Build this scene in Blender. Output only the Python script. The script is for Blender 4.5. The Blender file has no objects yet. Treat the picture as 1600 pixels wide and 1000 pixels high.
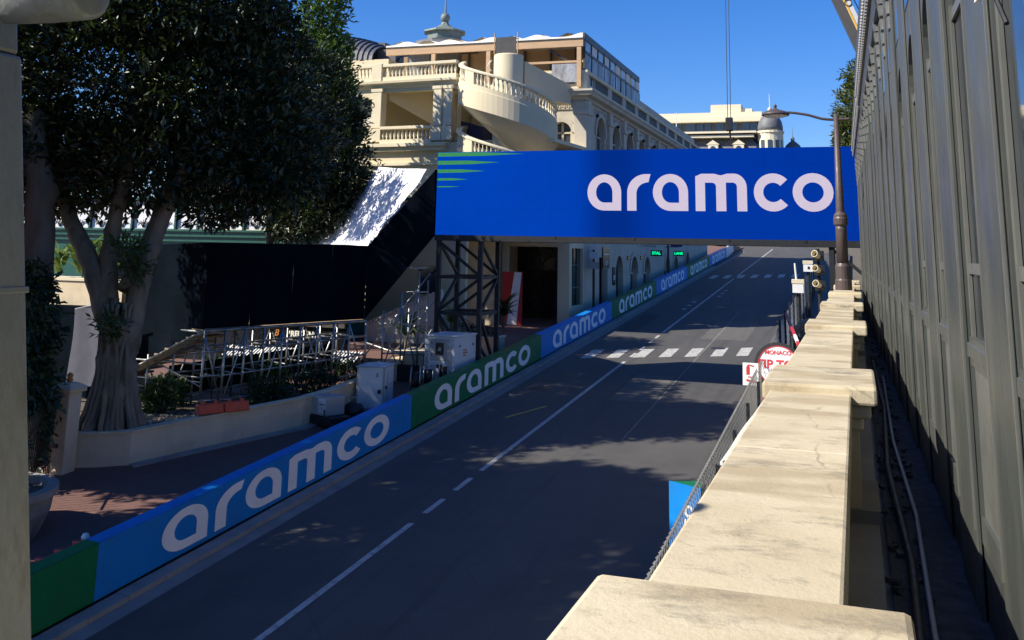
import bpy, math, random
import numpy as np
from mathutils import Vector, Matrix
from mathutils.geometry import tessellate_polygon

# ------------------------------------------------------------------ camera, sky, sun, exposure
scene = bpy.context.scene
COL = scene.collection
CAM = Vector((0, 0, 7.3))
YAW, PITCH, ROLL = math.radians(19.075), math.atan(309 / 1540), 0.0195
f0 = Vector((-math.sin(YAW) * math.cos(PITCH), math.cos(YAW) * math.cos(PITCH), math.sin(PITCH)))
r0 = Vector((math.cos(YAW), math.sin(YAW), 0))
u0 = r0.cross(f0)
rr = math.cos(ROLL) * r0 + math.sin(ROLL) * u0
uu = -math.sin(ROLL) * r0 + math.cos(ROLL) * u0
cd = bpy.data.cameras.new('camera')
cam = bpy.data.objects.new('camera', cd)
COL.objects.link(cam)
bk = -f0
cam.matrix_world = Matrix(((rr.x, uu.x, bk.x, CAM.x), (rr.y, uu.y, bk.y, CAM.y), (rr.z, uu.z, bk.z, CAM.z), (0, 0, 0, 1)))
cd.sensor_width = 36
cd.lens = 1540 / 1600 * 36
cd.shift_y = -420 / 1600
cd.clip_start, cd.clip_end = 0.05, 3000
scene.camera = cam

SUN_TRAVEL = Vector((1.02, 0.68, -1.0)).normalized()
world = bpy.data.worlds.new('World')
scene.world = world
world.use_nodes = True
wn = world.node_tree
sky = wn.nodes.new('ShaderNodeTexSky')
sky.sky_type = 'NISHITA'
sky.sun_disc = False
sky.sun_elevation = math.asin(-SUN_TRAVEL.z)
sky.sun_rotation = math.atan2(-SUN_TRAVEL.x, -SUN_TRAVEL.y)
sky.altitude = 0
sky.air_density = 1.0
sky.dust_density = 0.5
sky.ozone_density = 3.0
hs = wn.nodes.new('ShaderNodeHueSaturation')
hs.inputs['Saturation'].default_value = 1.36
tint = wn.nodes.new('ShaderNodeMix'); tint.data_type = 'RGBA'; tint.blend_type = 'MULTIPLY'
tint.inputs[0].default_value = 1.0; tint.inputs[7].default_value = (.70, .83, 1.19, 1)
bg = wn.nodes['Background']
bg.inputs['Strength'].default_value = 0.085
wn.links.new(sky.outputs[0], hs.inputs['Color'])
wn.links.new(hs.outputs[0], tint.inputs[6])
wn.links.new(tint.outputs[2], bg.inputs['Color'])

sl = bpy.data.lights.new('sun', 'SUN')
sl.energy = 4.9
sl.angle = math.radians(0.53)
sl.color = (1.0, 0.93, 0.80)
so = bpy.data.objects.new('sun', sl)
COL.objects.link(so)
so.rotation_euler = SUN_TRAVEL.to_track_quat('-Z', 'Y').to_euler()
so.location = (-60, -40, 60)

vs = scene.view_settings
vs.view_transform = 'Standard'
vs.look = 'None'
vs.exposure = 0.72
vs.gamma = 1.0
vs.use_curve_mapping = False
scene.cycles.use_denoising = True
scene.cycles.max_bounces = 6
scene.cycles.diffuse_bounces = 4
scene.cycles.glossy_bounces = 3
scene.cycles.transmission_bounces = 4
scene.cycles.transparent_max_bounces = 8
scene.cycles.sample_clamp_indirect = 6
scene.cycles.caustics_reflective = False
scene.cycles.caustics_refractive = False

S = 0.0625                                   # the street climbs 6.25 %
def rz(y): return S * y

# ------------------------------------------------------------------ helpers
rng = random.Random(7)
WM = {}                                      # world matrix of every object made here

def wmat(o): return WM.get(o.name, Matrix())

def adopt(o, parent, M=None):
    M = M or Matrix()
    if parent is not None:
        o.parent = parent
        o.matrix_parent_inverse = wmat(parent).inverted()
    o.matrix_basis = M
    WM[o.name] = M.copy()
    return o

def tag(o, label=None, cat=None, group=None, kind=None):
    if label: o['label'] = label
    if cat: o['category'] = cat
    if group: o['group'] = group
    if kind: o['kind'] = kind
    return o

def thing(name, label, cat, loc, group=None, kind=None):
    o = bpy.data.objects.new(name, None)
    o.empty_display_size = 0.2
    COL.objects.link(o)
    adopt(o, None, Matrix.Translation(Vector(loc)))
    return tag(o, label, cat, group, kind)

def link_mesh(name, me, parent=None, M=None):
    o = bpy.data.objects.new(name, me)
    COL.objects.link(o)
    return adopt(o, parent, M)

class MB:
    def __init__(s, T=None):
        s.V, s.F, s.T = [], [], T
    def v(s, p):
        p = Vector(p)
        if s.T is not None: p = s.T @ p
        s.V.append(p)
        return len(s.V) - 1
    def face(s, pts):
        s.F.append([s.v(p) for p in pts])
        return s
    def box(s, lo, hi):
        x0, y0, z0 = lo; x1, y1, z1 = hi
        i = [s.v(p) for p in ((x0,y0,z0),(x1,y0,z0),(x1,y1,z0),(x0,y1,z0),(x0,y0,z1),(x1,y0,z1),(x1,y1,z1),(x0,y1,z1))]
        for f in ((0,3,2,1),(4,5,6,7),(0,1,5,4),(1,2,6,5),(2,3,7,6),(3,0,4,7)):
            s.F.append([i[k] for k in f])
        return s
    def hexa(s, P):                          # 8 points: bottom ring, top ring
        i = [s.v(p) for p in P]
        for f in ((0,3,2,1),(4,5,6,7),(0,1,5,4),(1,2,6,5),(2,3,7,6),(3,0,4,7)):
            s.F.append([i[k] for k in f])
        return s
    def bar(s, p, q, w, h=None, up=(0,0,1)):
        h = h or w
        p, q = Vector(p), Vector(q)
        d = (q - p).normalized()
        a = d.cross(Vector(up))
        if a.length < 1e-3: a = d.cross(Vector((0, 1, 0)))
        a.normalize(); b = a.cross(d)
        a, b = a * w / 2, b * h / 2
        return s.hexa([p-a-b, p+a-b, p+a+b, p-a+b, q-a-b, q+a-b, q+a+b, q-a+b])
    def tube(s, pts, r, n=8, cap=True, wob=0, seed=0):
        pts = [Vector(p) for p in pts]
        rs = r if isinstance(r, (list, tuple)) else [r] * len(pts)
        rg = random.Random(seed)
        ph = [rg.uniform(-1, 1) for _ in range(n)]
        rings, ref = [], None
        for k, p in enumerate(pts):
            d = (pts[min(k+1, len(pts)-1)] - pts[max(k-1, 0)]).normalized()
            if ref is None:
                ref = Vector((0, 0, 1)) if abs(d.z) < .9 else Vector((1, 0, 0))
            a = (ref - d * ref.dot(d))
            if a.length < 1e-4: a = d.orthogonal()
            a.normalize(); ref = a; b = d.cross(a)
            rings.append([s.v(p + (a * math.cos(2*math.pi*j/n) + b * math.sin(2*math.pi*j/n)) * rs[k] * (1 + wob * ph[j])) for j in range(n)])
        for k in range(len(rings) - 1):
            for j in range(n):
                s.F.append([rings[k][j], rings[k][(j+1) % n], rings[k+1][(j+1) % n], rings[k+1][j]])
        if cap:
            s.F.append(rings[0][::-1]); s.F.append(rings[-1])
        return s
    def lathe(s, prof, c=(0,0,0), n=16, a0=0, a1=2*math.pi, cap=True):
        c = Vector(c); full = abs(a1 - a0 - 2*math.pi) < 1e-6
        m = n if full else n + 1
        rings = [[s.v(c + Vector((r*math.cos(a0+(a1-a0)*j/n), r*math.sin(a0+(a1-a0)*j/n), z))) for j in range(m)] for r, z in prof]
        for k in range(len(rings) - 1):
            for j in range(n):
                s.F.append([rings[k][j], rings[k][(j+1) % m], rings[k+1][(j+1) % m], rings[k+1][j]])
        if cap and full:
            s.F.append(rings[0][::-1]); s.F.append(rings[-1])
        return s
    def mesh(s, name, mat, smooth=False):
        me = bpy.data.meshes.new(name)
        me.from_pydata([tuple(p) for p in s.V], [], s.F)
        if mat: me.materials.append(mat)
        if smooth: me.polygons.foreach_set('use_smooth', [True] * len(me.polygons))
        me.update()
        return me
    def build(s, name, mat, parent=None, smooth=False, bevel=0, kind=None, label=None):
        o = link_mesh(name, s.mesh(name, mat, smooth), parent)
        if bevel:
            b = o.modifiers.new('bevel', 'BEVEL'); b.width = bevel; b.segments = 2; b.limit_method = 'ANGLE'
        if kind: o['kind'] = kind
        if label: o['label'] = label
        return o

def arch(uc, w, v0, vs, n=10):
    L = [(uc - w/2, v0), (uc + w/2, v0)]
    return L + [(uc + w/2*math.cos(math.pi*k/n), vs + w/2*math.sin(math.pi*k/n)) for k in range(n + 1)]

def rect(a, b, c, d): return [(a, c), (b, c), (b, d), (a, d)]

def plate(mb, O, U, N, outline, holes=(), depth=0.2, up=(0,0,1), back=False):
    """flat wall face with openings and their reveals"""
    O, U, N, up = Vector(O), Vector(U), Vector(N), Vector(up)
    loops = [outline] + list(holes)
    flat = [p for L in loops for p in L]
    base = len(mb.V)
    for u, v in flat: mb.v(O + U*u + up*v)
    tris = tessellate_polygon([[Vector((u, v, 0)) for u, v in L] for L in loops])
    want = U.cross(up).dot(N)
    for t in tris:
        a, b, c = (Vector((*flat[i], 0)) for i in t)
        ar = (b - a).cross(c - a).z
        if abs(ar) < 1e-9: continue
        if ar * want < 0: t = t[::-1]
        mb.F.append([base + i for i in t])
    if depth:
        for L in (loops if back else loops[1:]):
            m = len(L)
            for k in range(m):
                p, q = L[k], L[(k+1) % m]
                P, Q = O + U*p[0] + up*p[1], O + U*q[0] + up*q[1]
                mb.face([P, Q, Q - N*depth, P - N*depth])
    return mb

def sweep(mb, path, prof, closed=False):
    """profile (outward offset, z) along a 2-D path; outward = right of travel"""
    n = len(path); pts = [Vector((p[0], p[1])) for p in path]
    rings = []
    for i in range(n):
        d0 = (pts[i] - pts[i-1]).normalized() if i > 0 else (pts[1] - pts[0]).normalized()
        d1 = (pts[i+1] - pts[i]).normalized() if i < n-1 else d0
        n0, n1 = Vector((d0.y, -d0.x)), Vector((d1.y, -d1.x))
        m = (n0 + n1).normalized(); k = 1 / max(.2, m.dot(n0))
        rings.append([mb.v((pts[i].x + m.x*o*k, pts[i].y + m.y*o*k, z)) for o, z in prof])
    L = len(prof)
    for i in range(n - 1):
        for j in range(L):
            mb.F.append([rings[i][j], rings[i+1][j], rings[i+1][(j+1) % L], rings[i][(j+1) % L]])
    mb.F.append(rings[0][:]); mb.F.append(rings[-1][::-1])
    return mb

# ------------------------------------------------------------------ materials
def _n(nt, t, **kw):
    n = nt.nodes.new(t)
    for k, v in kw.items(): setattr(n, k, v)
    return n
def _mixc(nt, fac, a, b, blend='MIX'):
    m = _n(nt, 'ShaderNodeMix', data_type='RGBA', blend_type=blend)
    for s, val in ((m.inputs[0], fac), (m.inputs[6], a), (m.inputs[7], b)):
        if isinstance(val, (int, float)): s.default_value = val
        elif isinstance(val, (tuple, list)): s.default_value = (*val[:3], 1)
        else: nt.links.new(val, s)
    return m.outputs[2]
def _noise(nt, vec, scale, detail=4, rough=.55, lo=.3, hi=.7, a=0., b=1.):
    n = _n(nt, 'ShaderNodeTexNoise'); n.inputs['Scale'].default_value = scale
    n.inputs['Detail'].default_value = detail; n.inputs['Roughness'].default_value = rough
    if vec is not None: nt.links.new(vec, n.inputs['Vector'])
    m = _n(nt, 'ShaderNodeMapRange'); m.clamp = True
    for k, val in zip((1, 2, 3, 4), (lo, hi, a, b)): m.inputs[k].default_value = val
    nt.links.new(n.outputs[0], m.inputs[0])
    return m.outputs[0]
def _pos(nt, sc=(1, 1, 1)):
    g = _n(nt, 'ShaderNodeNewGeometry')
    mp = _n(nt, 'ShaderNodeMapping'); mp.inputs['Scale'].default_value = sc
    nt.links.new(g.outputs['Position'], mp.inputs['Vector'])
    return mp.outputs[0]
def new_mat(name):
    m = bpy.data.materials.new(name); m.use_nodes = True
    return m, m.node_tree, m.node_tree.nodes['Principled BSDF']

def mat(name, col, rough=.7, var=.15, scale=2.0, bump=0., bscale=30., metal=0., dirt=None, dscale=.7, damt=.5, emit=None, estr=0., stretch=(1,1,1), spec=.5):
    m, nt, p = new_mat(name)
    vec = _pos(nt, stretch)
    c = _mixc(nt, _noise(nt, vec, scale, 5), tuple(x*(1-var) for x in col), tuple(min(1, x*(1+var)) for x in col))
    c = _mixc(nt, _noise(nt, vec, scale*9, 3, a=0, b=var*.8), c, tuple(x*.6 for x in col))
    if dirt: c = _mixc(nt, _noise(nt, vec, dscale, 7, .65, .48, .75, 0, damt), c, dirt)
    nt.links.new(c, p.inputs['Base Color'])
    p.inputs['Metallic'].default_value = metal
    p.inputs['Specular IOR Level'].default_value = spec
    nt.links.new(_noise(nt, vec, scale*4, 3, a=max(0, rough-.1), b=min(1, rough+.1)), p.inputs['Roughness'])
    if bump:
        b = _n(nt, 'ShaderNodeBump'); b.inputs['Strength'].default_value = bump; b.inputs['Distance'].default_value = .02
        nt.links.new(_noise(nt, vec, bscale, 5, lo=.2, hi=.8), b.inputs['Height'])
        nt.links.new(b.outputs[0], p.inputs['Normal'])
    if emit:
        p.inputs['Emission Color'].default_value = (*emit, 1); p.inputs['Emission Strength'].default_value = estr
    return m

def leaf_mat(name, dark, light, rough=.4, trans=.25):
    m, nt, p = new_mat(name)
    g = _n(nt, 'ShaderNodeNewGeometry')
    c = _mixc(nt, g.outputs['Random Per Island'], dark, light)
    c = _mixc(nt, _noise(nt, _pos(nt), .6, 3, a=0, b=.5), c, dark)
    nt.links.new(c, p.inputs['Base Color']); p.inputs['Roughness'].default_value = rough
    t = _n(nt, 'ShaderNodeBsdfTranslucent'); nt.links.new(_mixc(nt, .5, c, (.12, .2, .02)), t.inputs[0])
    x = _n(nt, 'ShaderNodeMixShader'); x.inputs[0].default_value = trans
    nt.links.new(p.outputs[0], x.inputs[1]); nt.links.new(t.outputs[0], x.inputs[2])
    nt.links.new(x.outputs[0], nt.nodes['Material Output'].inputs[0])
    return m

def asphalt():
    m, nt, p = new_mat('asphalt')
    v = _pos(nt); vl = _pos(nt, (1, .12, 1))
    c = _mixc(nt, _noise(nt, v, 1.2, 6, .6), (.062, .060, .058), (.085, .081, .076))
    c = _mixc(nt, _noise(nt, vl, .9, 4, .5, .45, .7, 0, .55), c, (.10, .095, .088))      # polished wheel tracks
    c = _mixc(nt, _noise(nt, _pos(nt, (2.2, .05, 1)), 1.1, 5, .6, .52, .68, 0, .5), c, (.040, .039, .039))      # tyre marks
    c = _mixc(nt, _noise(nt, v, .45, 7, .7, .54, .7, 0, .5), c, (.05, .048, .046))      # oil and damp stains
    c = _mixc(nt, _noise(nt, v, 90, 2, .6, .35, .75, 0, .45), c, (.035, .034, .034))     # stones
    vo = _n(nt, 'ShaderNodeTexVoronoi', feature='DISTANCE_TO_EDGE'); vo.inputs['Scale'].default_value = .22
    nt.links.new(_mixc(nt, .08, v, _n(nt, 'ShaderNodeTexNoise').outputs['Color']), vo.inputs['Vector'])
    mr = _n(nt, 'ShaderNodeMapRange'); mr.inputs[1].default_value = .0; mr.inputs[2].default_value = .004; mr.inputs[3].default_value = .55; mr.inputs[4].default_value = 0
    nt.links.new(vo.outputs['Distance'], mr.inputs[0])
    c = _mixc(nt, mr.outputs[0], c, (.03, .03, .03))
    nt.links.new(c, p.inputs['Base Color']); p.inputs['Roughness'].default_value = .78
    b = _n(nt, 'ShaderNodeBump'); b.inputs['Strength'].default_value = .35; b.inputs['Distance'].default_value = .01
    nt.links.new(_noise(nt, v, 60, 3), b.inputs['Height']); nt.links.new(b.outputs[0], p.inputs['Normal'])
    return m

def coping_stone():
    m, nt, p = new_mat('coping_stone')
    v = _pos(nt)
    c = _mixc(nt, _noise(nt, v, 2.2, 6, .6), (.475, .40, .265), (.60, .525, .37))
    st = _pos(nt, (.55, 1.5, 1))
    c = _mixc(nt, _noise(nt, st, 1.5, 5, .5, .49, .58, 0, .75), c, (.36, .285, .175))        # streaks across the slab: stains, plus gaps in reflected light painted in
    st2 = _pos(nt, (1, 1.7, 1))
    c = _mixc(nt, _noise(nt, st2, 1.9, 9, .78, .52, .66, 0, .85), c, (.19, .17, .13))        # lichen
    c = _mixc(nt, _noise(nt, v, 38, 5, .7, .58, .8, 0, .55), c, (.33, .28, .2))
    vo = _n(nt, 'ShaderNodeTexVoronoi', feature='DISTANCE_TO_EDGE'); vo.inputs['Scale'].default_value = .75
    ns = _n(nt, 'ShaderNodeTexNoise'); ns.inputs['Scale'].default_value = 5; ns.inputs['Detail'].default_value = 6
    nt.links.new(v, ns.inputs['Vector'])
    nt.links.new(_mixc(nt, .13, v, ns.outputs['Color']), vo.inputs['Vector'])
    mr = _n(nt, 'ShaderNodeMapRange'); mr.inputs[2].default_value = .006; mr.inputs[3].default_value = .6; mr.inputs[4].default_value = 0
    nt.links.new(vo.outputs['Distance'], mr.inputs[0])
    crack = _n(nt, 'ShaderNodeMath', operation='MULTIPLY'); nt.links.new(mr.outputs[0], crack.inputs[0])
    nt.links.new(_noise(nt, v, 1.7, 3, lo=.45, hi=.6), crack.inputs[1])
    c = _mixc(nt, crack.outputs[0], c, (.16, .13, .09))
    nt.links.new(c, p.inputs['Base Color']); p.inputs['Roughness'].default_value = .85
    b = _n(nt, 'ShaderNodeBump'); b.inputs['Strength'].default_value = .5; b.inputs['Distance'].default_value = .004
    nt.links.new(_noise(nt, v, 45, 6, .7, .2, .8), b.inputs['Height']); nt.links.new(b.outputs[0], p.inputs['Normal'])
    return m

def brick_paving():
    m, nt, p = new_mat('brick_paving')
    g = _n(nt, 'ShaderNodeNewGeometry'); mp = _n(nt, 'ShaderNodeMapping'); mp.inputs['Rotation'].default_value = (0, 0, .5)
    nt.links.new(g.outputs['Position'], mp.inputs['Vector'])
    b = _n(nt, 'ShaderNodeTexBrick'); b.inputs['Scale'].default_value = 3.6
    b.inputs['Color1'].default_value = (.17, .075, .058, 1); b.inputs['Color2'].default_value = (.13, .06, .05, 1); b.inputs['Mortar'].default_value = (.10, .075, .065, 1)
    b.inputs['Mortar Size'].default_value = .012
    nt.links.new(mp.outputs[0], b.inputs['Vector'])
    c = _mixc(nt, _noise(nt, _pos(nt), .8, 5, a=0, b=.4), b.outputs[0], (.15, .10, .085))
    nt.links.new(c, p.inputs['Base Color']); p.inputs['Roughness'].default_value = .8
    return m

def screen_mat():
    m, nt, p = new_mat('led_screen')
    g = _n(nt, 'ShaderNodeNewGeometry'); sp = _n(nt, 'ShaderNodeSeparateXYZ'); nt.links.new(g.outputs['Position'], sp.inputs[0])
    w = _n(nt, 'ShaderNodeMath', operation='SINE'); k = _n(nt, 'ShaderNodeMath', operation='MULTIPLY'); k.inputs[1].default_value = 150
    nt.links.new(sp.outputs[2], k.inputs[0]); nt.links.new(k.outputs[0], w.inputs[0])
    mr = _n(nt, 'ShaderNodeMapRange'); mr.inputs[1].default_value = -1; mr.inputs[3].default_value = .80; mr.inputs[4].default_value = 1.05
    nt.links.new(w.outputs[0], mr.inputs[0])
    cr = _n(nt, 'ShaderNodeValToRGB'); mx = _n(nt, 'ShaderNodeMapRange'); mx.inputs[1].default_value = -15.6; mx.inputs[2].default_value = 2
    nt.links.new(sp.outputs[0], mx.inputs[0]); nt.links.new(mx.outputs[0], cr.inputs[0])
    e = cr.color_ramp.elements
    e[0].position = 0; e[0].color = (.0, .060, .52, 1); e[1].position = 1; e[1].color = (.0, .036, .36, 1)
    for pos, c in ((.33, (.0, .054, .49, 1)), (.385, (.0, .026, .25, 1)), (.435, (.0, .026, .25, 1)), (.50, (.0, .038, .38, 1))):
        q = e.new(pos); q.color = c
    c = _mixc(nt, 1.0, cr.outputs[0], mr.outputs[0], 'MULTIPLY')
    c = _mixc(nt, _noise(nt, g.outputs['Position'], .35, 3, a=0, b=.22), c, (.0, .03, .28))
    for out, mul in ((sp.outputs[0], 1/.98), (sp.outputs[2], 1/.8)):      # joints between the screen cabinets
        a_ = _n(nt, 'ShaderNodeMath', operation='MULTIPLY'); a_.inputs[1].default_value = mul; nt.links.new(out, a_.inputs[0])
        b_ = _n(nt, 'ShaderNodeMath', operation='FRACT'); nt.links.new(a_.outputs[0], b_.inputs[0])
        l_ = _n(nt, 'ShaderNodeMath', operation='LESS_THAN'); l_.inputs[1].default_value = .02; nt.links.new(b_.outputs[0], l_.inputs[0])
        f_ = _n(nt, 'ShaderNodeMath', operation='MULTIPLY'); f_.inputs[1].default_value = .16; nt.links.new(l_.outputs[0], f_.inputs[0])
        c = _mixc(nt, f_.outputs[0], c, (.0, .01, .09))
    nt.links.new(c, p.inputs['Emission Color']); p.inputs['Emission Strength'].default_value = .62
    p.inputs['Base Color'].default_value = (.0005, .002, .012, 1); p.inputs['Roughness'].default_value = .6; p.inputs['Specular IOR Level'].default_value = 0
    return m

M = {}
M['asphalt'] = asphalt()
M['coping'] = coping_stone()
M['paving'] = brick_paving()
M['screen'] = screen_mat()
M['glass_dark'] = mat('dark_glass', (.02, .025, .03), .06, .1, spec=.9)
M['ground'] = mat('ground_soil', (.12, .10, .07), .95, .3, 1.5, .4)
M['soil'] = mat('planter_soil', (.10, .08, .055), .95, .35, 3, .8, 20, dirt=(.22, .18, .11), dscale=4)
M['concrete'] = mat('concrete', (.30, .285, .26), .85, .18, 2, .3, 40, dirt=(.15, .14, .12))
M['kerb'] = mat('kerb_stone', (.24, .235, .225), .85, .15, 2, .3, 40, dirt=(.10, .10, .10), dscale=1.5)
M['sidewalk'] = mat('sidewalk_concrete', (.22, .21, .195), .85, .15, 2, .2, 40, dirt=(.12, .11, .10))
M['paint'] = mat('road_paint', (.46, .455, .43), .7, .1, 4, .2, 60, dirt=(.13, .125, .12), dscale=6, damt=.95)
M['yellow_paint'] = mat('yellow_road_paint', (.6, .42, .05), .7, .1, 4, dirt=(.15, .13, .1), dscale=5, damt=.8)
M['cream'] = mat('cream_plaster', (.66, .57, .385), .85, .05, .8, .1, 30, dirt=(.52, .45, .32), dscale=.35, damt=.35)
M['cream_trim'] = mat('cream_trim', (.69, .61, .435), .8, .05, 1, .08, 30, dirt=(.50, .44, .33), dscale=.9, damt=.4)
M['grey_stone'] = mat('grey_facade_stone', (.52, .47, .37), .85, .08, 1, .15, 30, dirt=(.32, .29, .24), dscale=.7, damt=.5)
M['wall_cream'] = mat('garden_wall_render', (.66, .55, .38), .88, .07, 1.2, .25, 30, dirt=(.36, .29, .2), dscale=.9, damt=.6)
M['green'] = mat('green_vinyl', (.004, .155, .055), .5, .08, 1, .25, 2.5, spec=.2, dirt=(.03, .09, .05), dscale=1.3, damt=.35)
M['blue'] = mat('blue_vinyl', (.006, .205, .60), .5, .08, 1, .25, 2.5, spec=.2, dirt=(.04, .16, .36), dscale=1.3, damt=.35)
M['white_vinyl'] = mat('white_vinyl', (.88, .88, .90), .5, .04, 1, .2, 2.5, dirt=(.6, .6, .62), dscale=1.6, damt=.4)
M['steel'] = mat('galvanised_steel', (.42, .43, .42), .42, .2, 6, metal=.85, dirt=(.3, .29, .26), dscale=3)
M['steel_pole'] = mat('weathered_galvanised_post', (.25, .28, .265), .5, .3, 9, .15, 60, metal=.35, dirt=(.11, .10, .07), dscale=9, damt=.85, stretch=(1, 1, .35))
M['truss'] = mat('dark_painted_steel', (.024, .027, .031), .55, .15, 4, spec=.25)
M['black_cloth'] = mat('black_scrim', (.006, .009, .014), .9, .3, .7, .35, 3, spec=0.0)
M['green_net'] = mat('dark_green_netting', (.008, .022, .014), .9, .2, 2, spec=0.0)
M['bright_wire'] = mat('bright_fence_wire', (.5, .5, .48), .4, .1, 4, metal=.5)
M['grey_cloth'] = mat('grey_tarpaulin', (.07, .07, .09), .6, .15, 1, .2, 4)
M['white_cloth'] = mat('white_tarpaulin', (.74, .74, .77), .6, .04, 1, .04, 4)
M['olive'] = mat('olive_grey_paint', (.062, .068, .061), .42, .12, 1.6, .05, 25, dirt=(.17, .16, .13), dscale=2.5, damt=.35, stretch=(1, 1, .3))
M['olive_light'] = mat('pale_olive_paint', (.12, .122, .108), .4, .1, 2, dirt=(.14, .14, .12), dscale=2)
M['cornice_dark'] = mat('dark_cornice_paint', (.055, .057, .055), .45, .12, 3)
M['bead'] = mat('pale_bead_paint', (.30, .30, .29), .4, .1, 5)
M['rubble'] = mat('gutter_debris', (.07, .075, .08), .9, .5, 9, 1., 30, dirt=(.02, .02, .02), dscale=6, damt=.9)
M['lamp_brown'] = mat('brown_lamp_paint', (.085, .065, .062), .45, .12, 4, spec=.4)
M['bark'] = mat('fig_bark', (.21, .175, .125), .9, .45, 4, 1.0, 7, dirt=(.13, .11, .08), dscale=2.2, damt=.8, stretch=(1, 1, .3))
M['bark_dark'] = mat('dark_bark', (.13, .11, .085), .9, .3, 3, .7, 14, stretch=(1, 1, .3))
M['leaf_fig'] = leaf_mat('fig_leaves', (.012, .022, .010), (.045, .060, .018), .42, .10)
M['leaf_dark'] = leaf_mat('dark_leaves', (.010, .020, .009), (.035, .052, .018), .42, .12)
M['leaf_light'] = leaf_mat('light_leaves', (.045, .10, .02), (.13, .22, .05), .45, .3)
M['leaf_right'] = leaf_mat('olive_leaves', (.06, .08, .02), (.16, .17, .05), .45, .3)
M['leaf_shrub'] = leaf_mat('shrub_leaves', (.025, .06, .02), (.10, .16, .035), .45, .25)
M['leaf_big'] = leaf_mat('broad_leaves', (.08, .15, .03), (.22, .30, .06), .4, .35)
M['flower'] = mat('orange_flower', (.6, .2, .04), .7, .3, 20)
M['hedge'] = leaf_mat('hedge_leaves', (.008, .03, .014), (.03, .07, .028), .5, .15)
M['white_box'] = mat('white_enclosure_paint', (.66, .67, .68), .45, .05, 1.5, dirt=(.4, .38, .34), dscale=1.5, damt=.3)
M['grey_box'] = mat('grey_enclosure', (.40, .40, .38), .5, .06, 2)
M['black'] = mat('black_plastic', (.012, .012, .013), .5, .2, 4)
M['orange'] = mat('orange_plastic', (.62, .075, .03), .5, .12, 4, dirt=(.3, .08, .05), dscale=5)
M['red'] = mat('red_paint', (.50, .03, .035), .5, .1, 3)
M['red_dark'] = mat('red_plastic', (.42, .05, .045), .5, .12, 3)
M['white'] = mat('white_paint', (.78, .78, .76), .5, .05, 3)
M['wood'] = mat('tan_timber', (.50, .33, .19), .7, .12, 3, stretch=(.3, 1, 1))
M['wood_dim'] = mat('tan_interior', (.34, .23, .13), .8, .15, 1.5)
M['tent'] = mat('white_tent_fabric', (.82, .79, .70), .7, .04, 1)
M['slate'] = mat('slate_roof', (.13, .135, .14), .6, .2, 2, .2, 10)
M['zinc'] = mat('patinated_zinc', (.10, .10, .105), .5, .2, 2, .05, spec=.5)
M['copper'] = mat('verdigris_metal', (.16, .19, .17), .6, .2, 3)
M['stone_panel'] = mat('dark_grille', (.055, .055, .055), .7, .2, 5)
M['green_paint'] = mat('dark_green_paint', (.015, .085, .06), .4, .1, 2)
M['plastic_sheet'] = mat('clear_plastic_curtain', (.38, .38, .38), .2, .5, 2.2, .3, 3, dirt=(.08, .07, .06), dscale=1.5, damt=.9, spec=.8, stretch=(1, 2.5, .5))
M['far_white'] = mat('far_cream_render', (.74, .66, .47), .85, .05, .3)
M['far_grey'] = mat('far_pale_stone', (.55, .52, .45), .85, .08, .5)
M['window_glass'] = mat('window_glass', (.04, .055, .075), .08, .3, .8, spec=.8)
M['screen_letter'] = mat('screen_letters', (.1, .1, .1), .5, emit=(.60, .50, .66), estr=.52)
M['screen_green'] = mat('screen_green_bands', (.01, .03, .02), .5, emit=(.0, .20, .045), estr=.62)
M['led_green'] = mat('green_led_text', (.01, .05, .03), .5, emit=(.0, .85, .35), estr=.9)
M['sign_white'] = mat('lit_sign_letters', (.6, .58, .5), .5, emit=(.8, .75, .62), estr=.25)
M['gold'] = mat('orange_emblem', (.5, .2, .05), .4, emit=(.7, .28, .05), estr=.12)
M['black_gloss'] = mat('black_gloss', (.006, .007, .009), .25, .1, 2)
M['terracotta'] = mat('terracotta_knob', (.45, .2, .07), .8, .2, 6)
M['crane_white'] = mat('crane_white_paint', (.6, .58, .55), .5, .06, 1)
M['crane_yellow'] = mat('crane_yellow_paint', (.75, .42, .02), .5, .06, 1)
M['crane_dark'] = mat('crane_dark_grey_paint', (.07, .065, .06), .5, .1, 1)

# ------------------------------------------------------------------ lettering: drawn letter outlines, cap height 1
def _arc(cx, cy, r, a, b, n=10, ry=None):
    ry = ry or r
    return [(cx + r*math.cos(math.radians(a + (b-a)*k/n)), cy + ry*math.sin(math.radians(a + (b-a)*k/n))) for k in range(n+1)]
def _glyph_a():
    w = .97; t = .25
    o = [(w, 0)] + [(w, .5)] + _arc(.485, .5, .485, 8, 262, 22, .5) + [(.5, 0)]
    i = [(w - t, .22)] + [(w - t, .5)] + _arc(.485, .5, .485 - t, 10, 262, 18, .28) + [(.5, .22)]
    return w, [o, i]
def _glyph_r():
    o = [(0, 0), (.26, 0), (.26, .5)] + _arc(.58, .47, .32, 172, 100, 6, .30) + [(.56, .775), (.60, .775), (.66, 1.0), (.52, 1.0)] + _arc(.52, .5, .52, 95, 178, 8, .5)
    return .66, [o]
def _glyph_m():
    o = [(0, 0), (.26, 0), (.26, .76), (.44, .76)] + _arc(.44, .66, .115, 80, 0, 4, .10) + [(.555, 0), (.82, 0), (.82, .76), (.99, .76)] + _arc(.99, .66, .12, 80, 0, 4, .10) + [(1.11, 0), (1.37, 0), (1.37, .62)] + _arc(1.03, .62, .34, 8, 92, 8, .38) + [(.86, 1.0), (.70, .955)] + _arc(.47, .62, .34, 66, 92, 3, .38) + [(.16, 1.0), (.0, .93)]
    return 1.37, [o]
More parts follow.
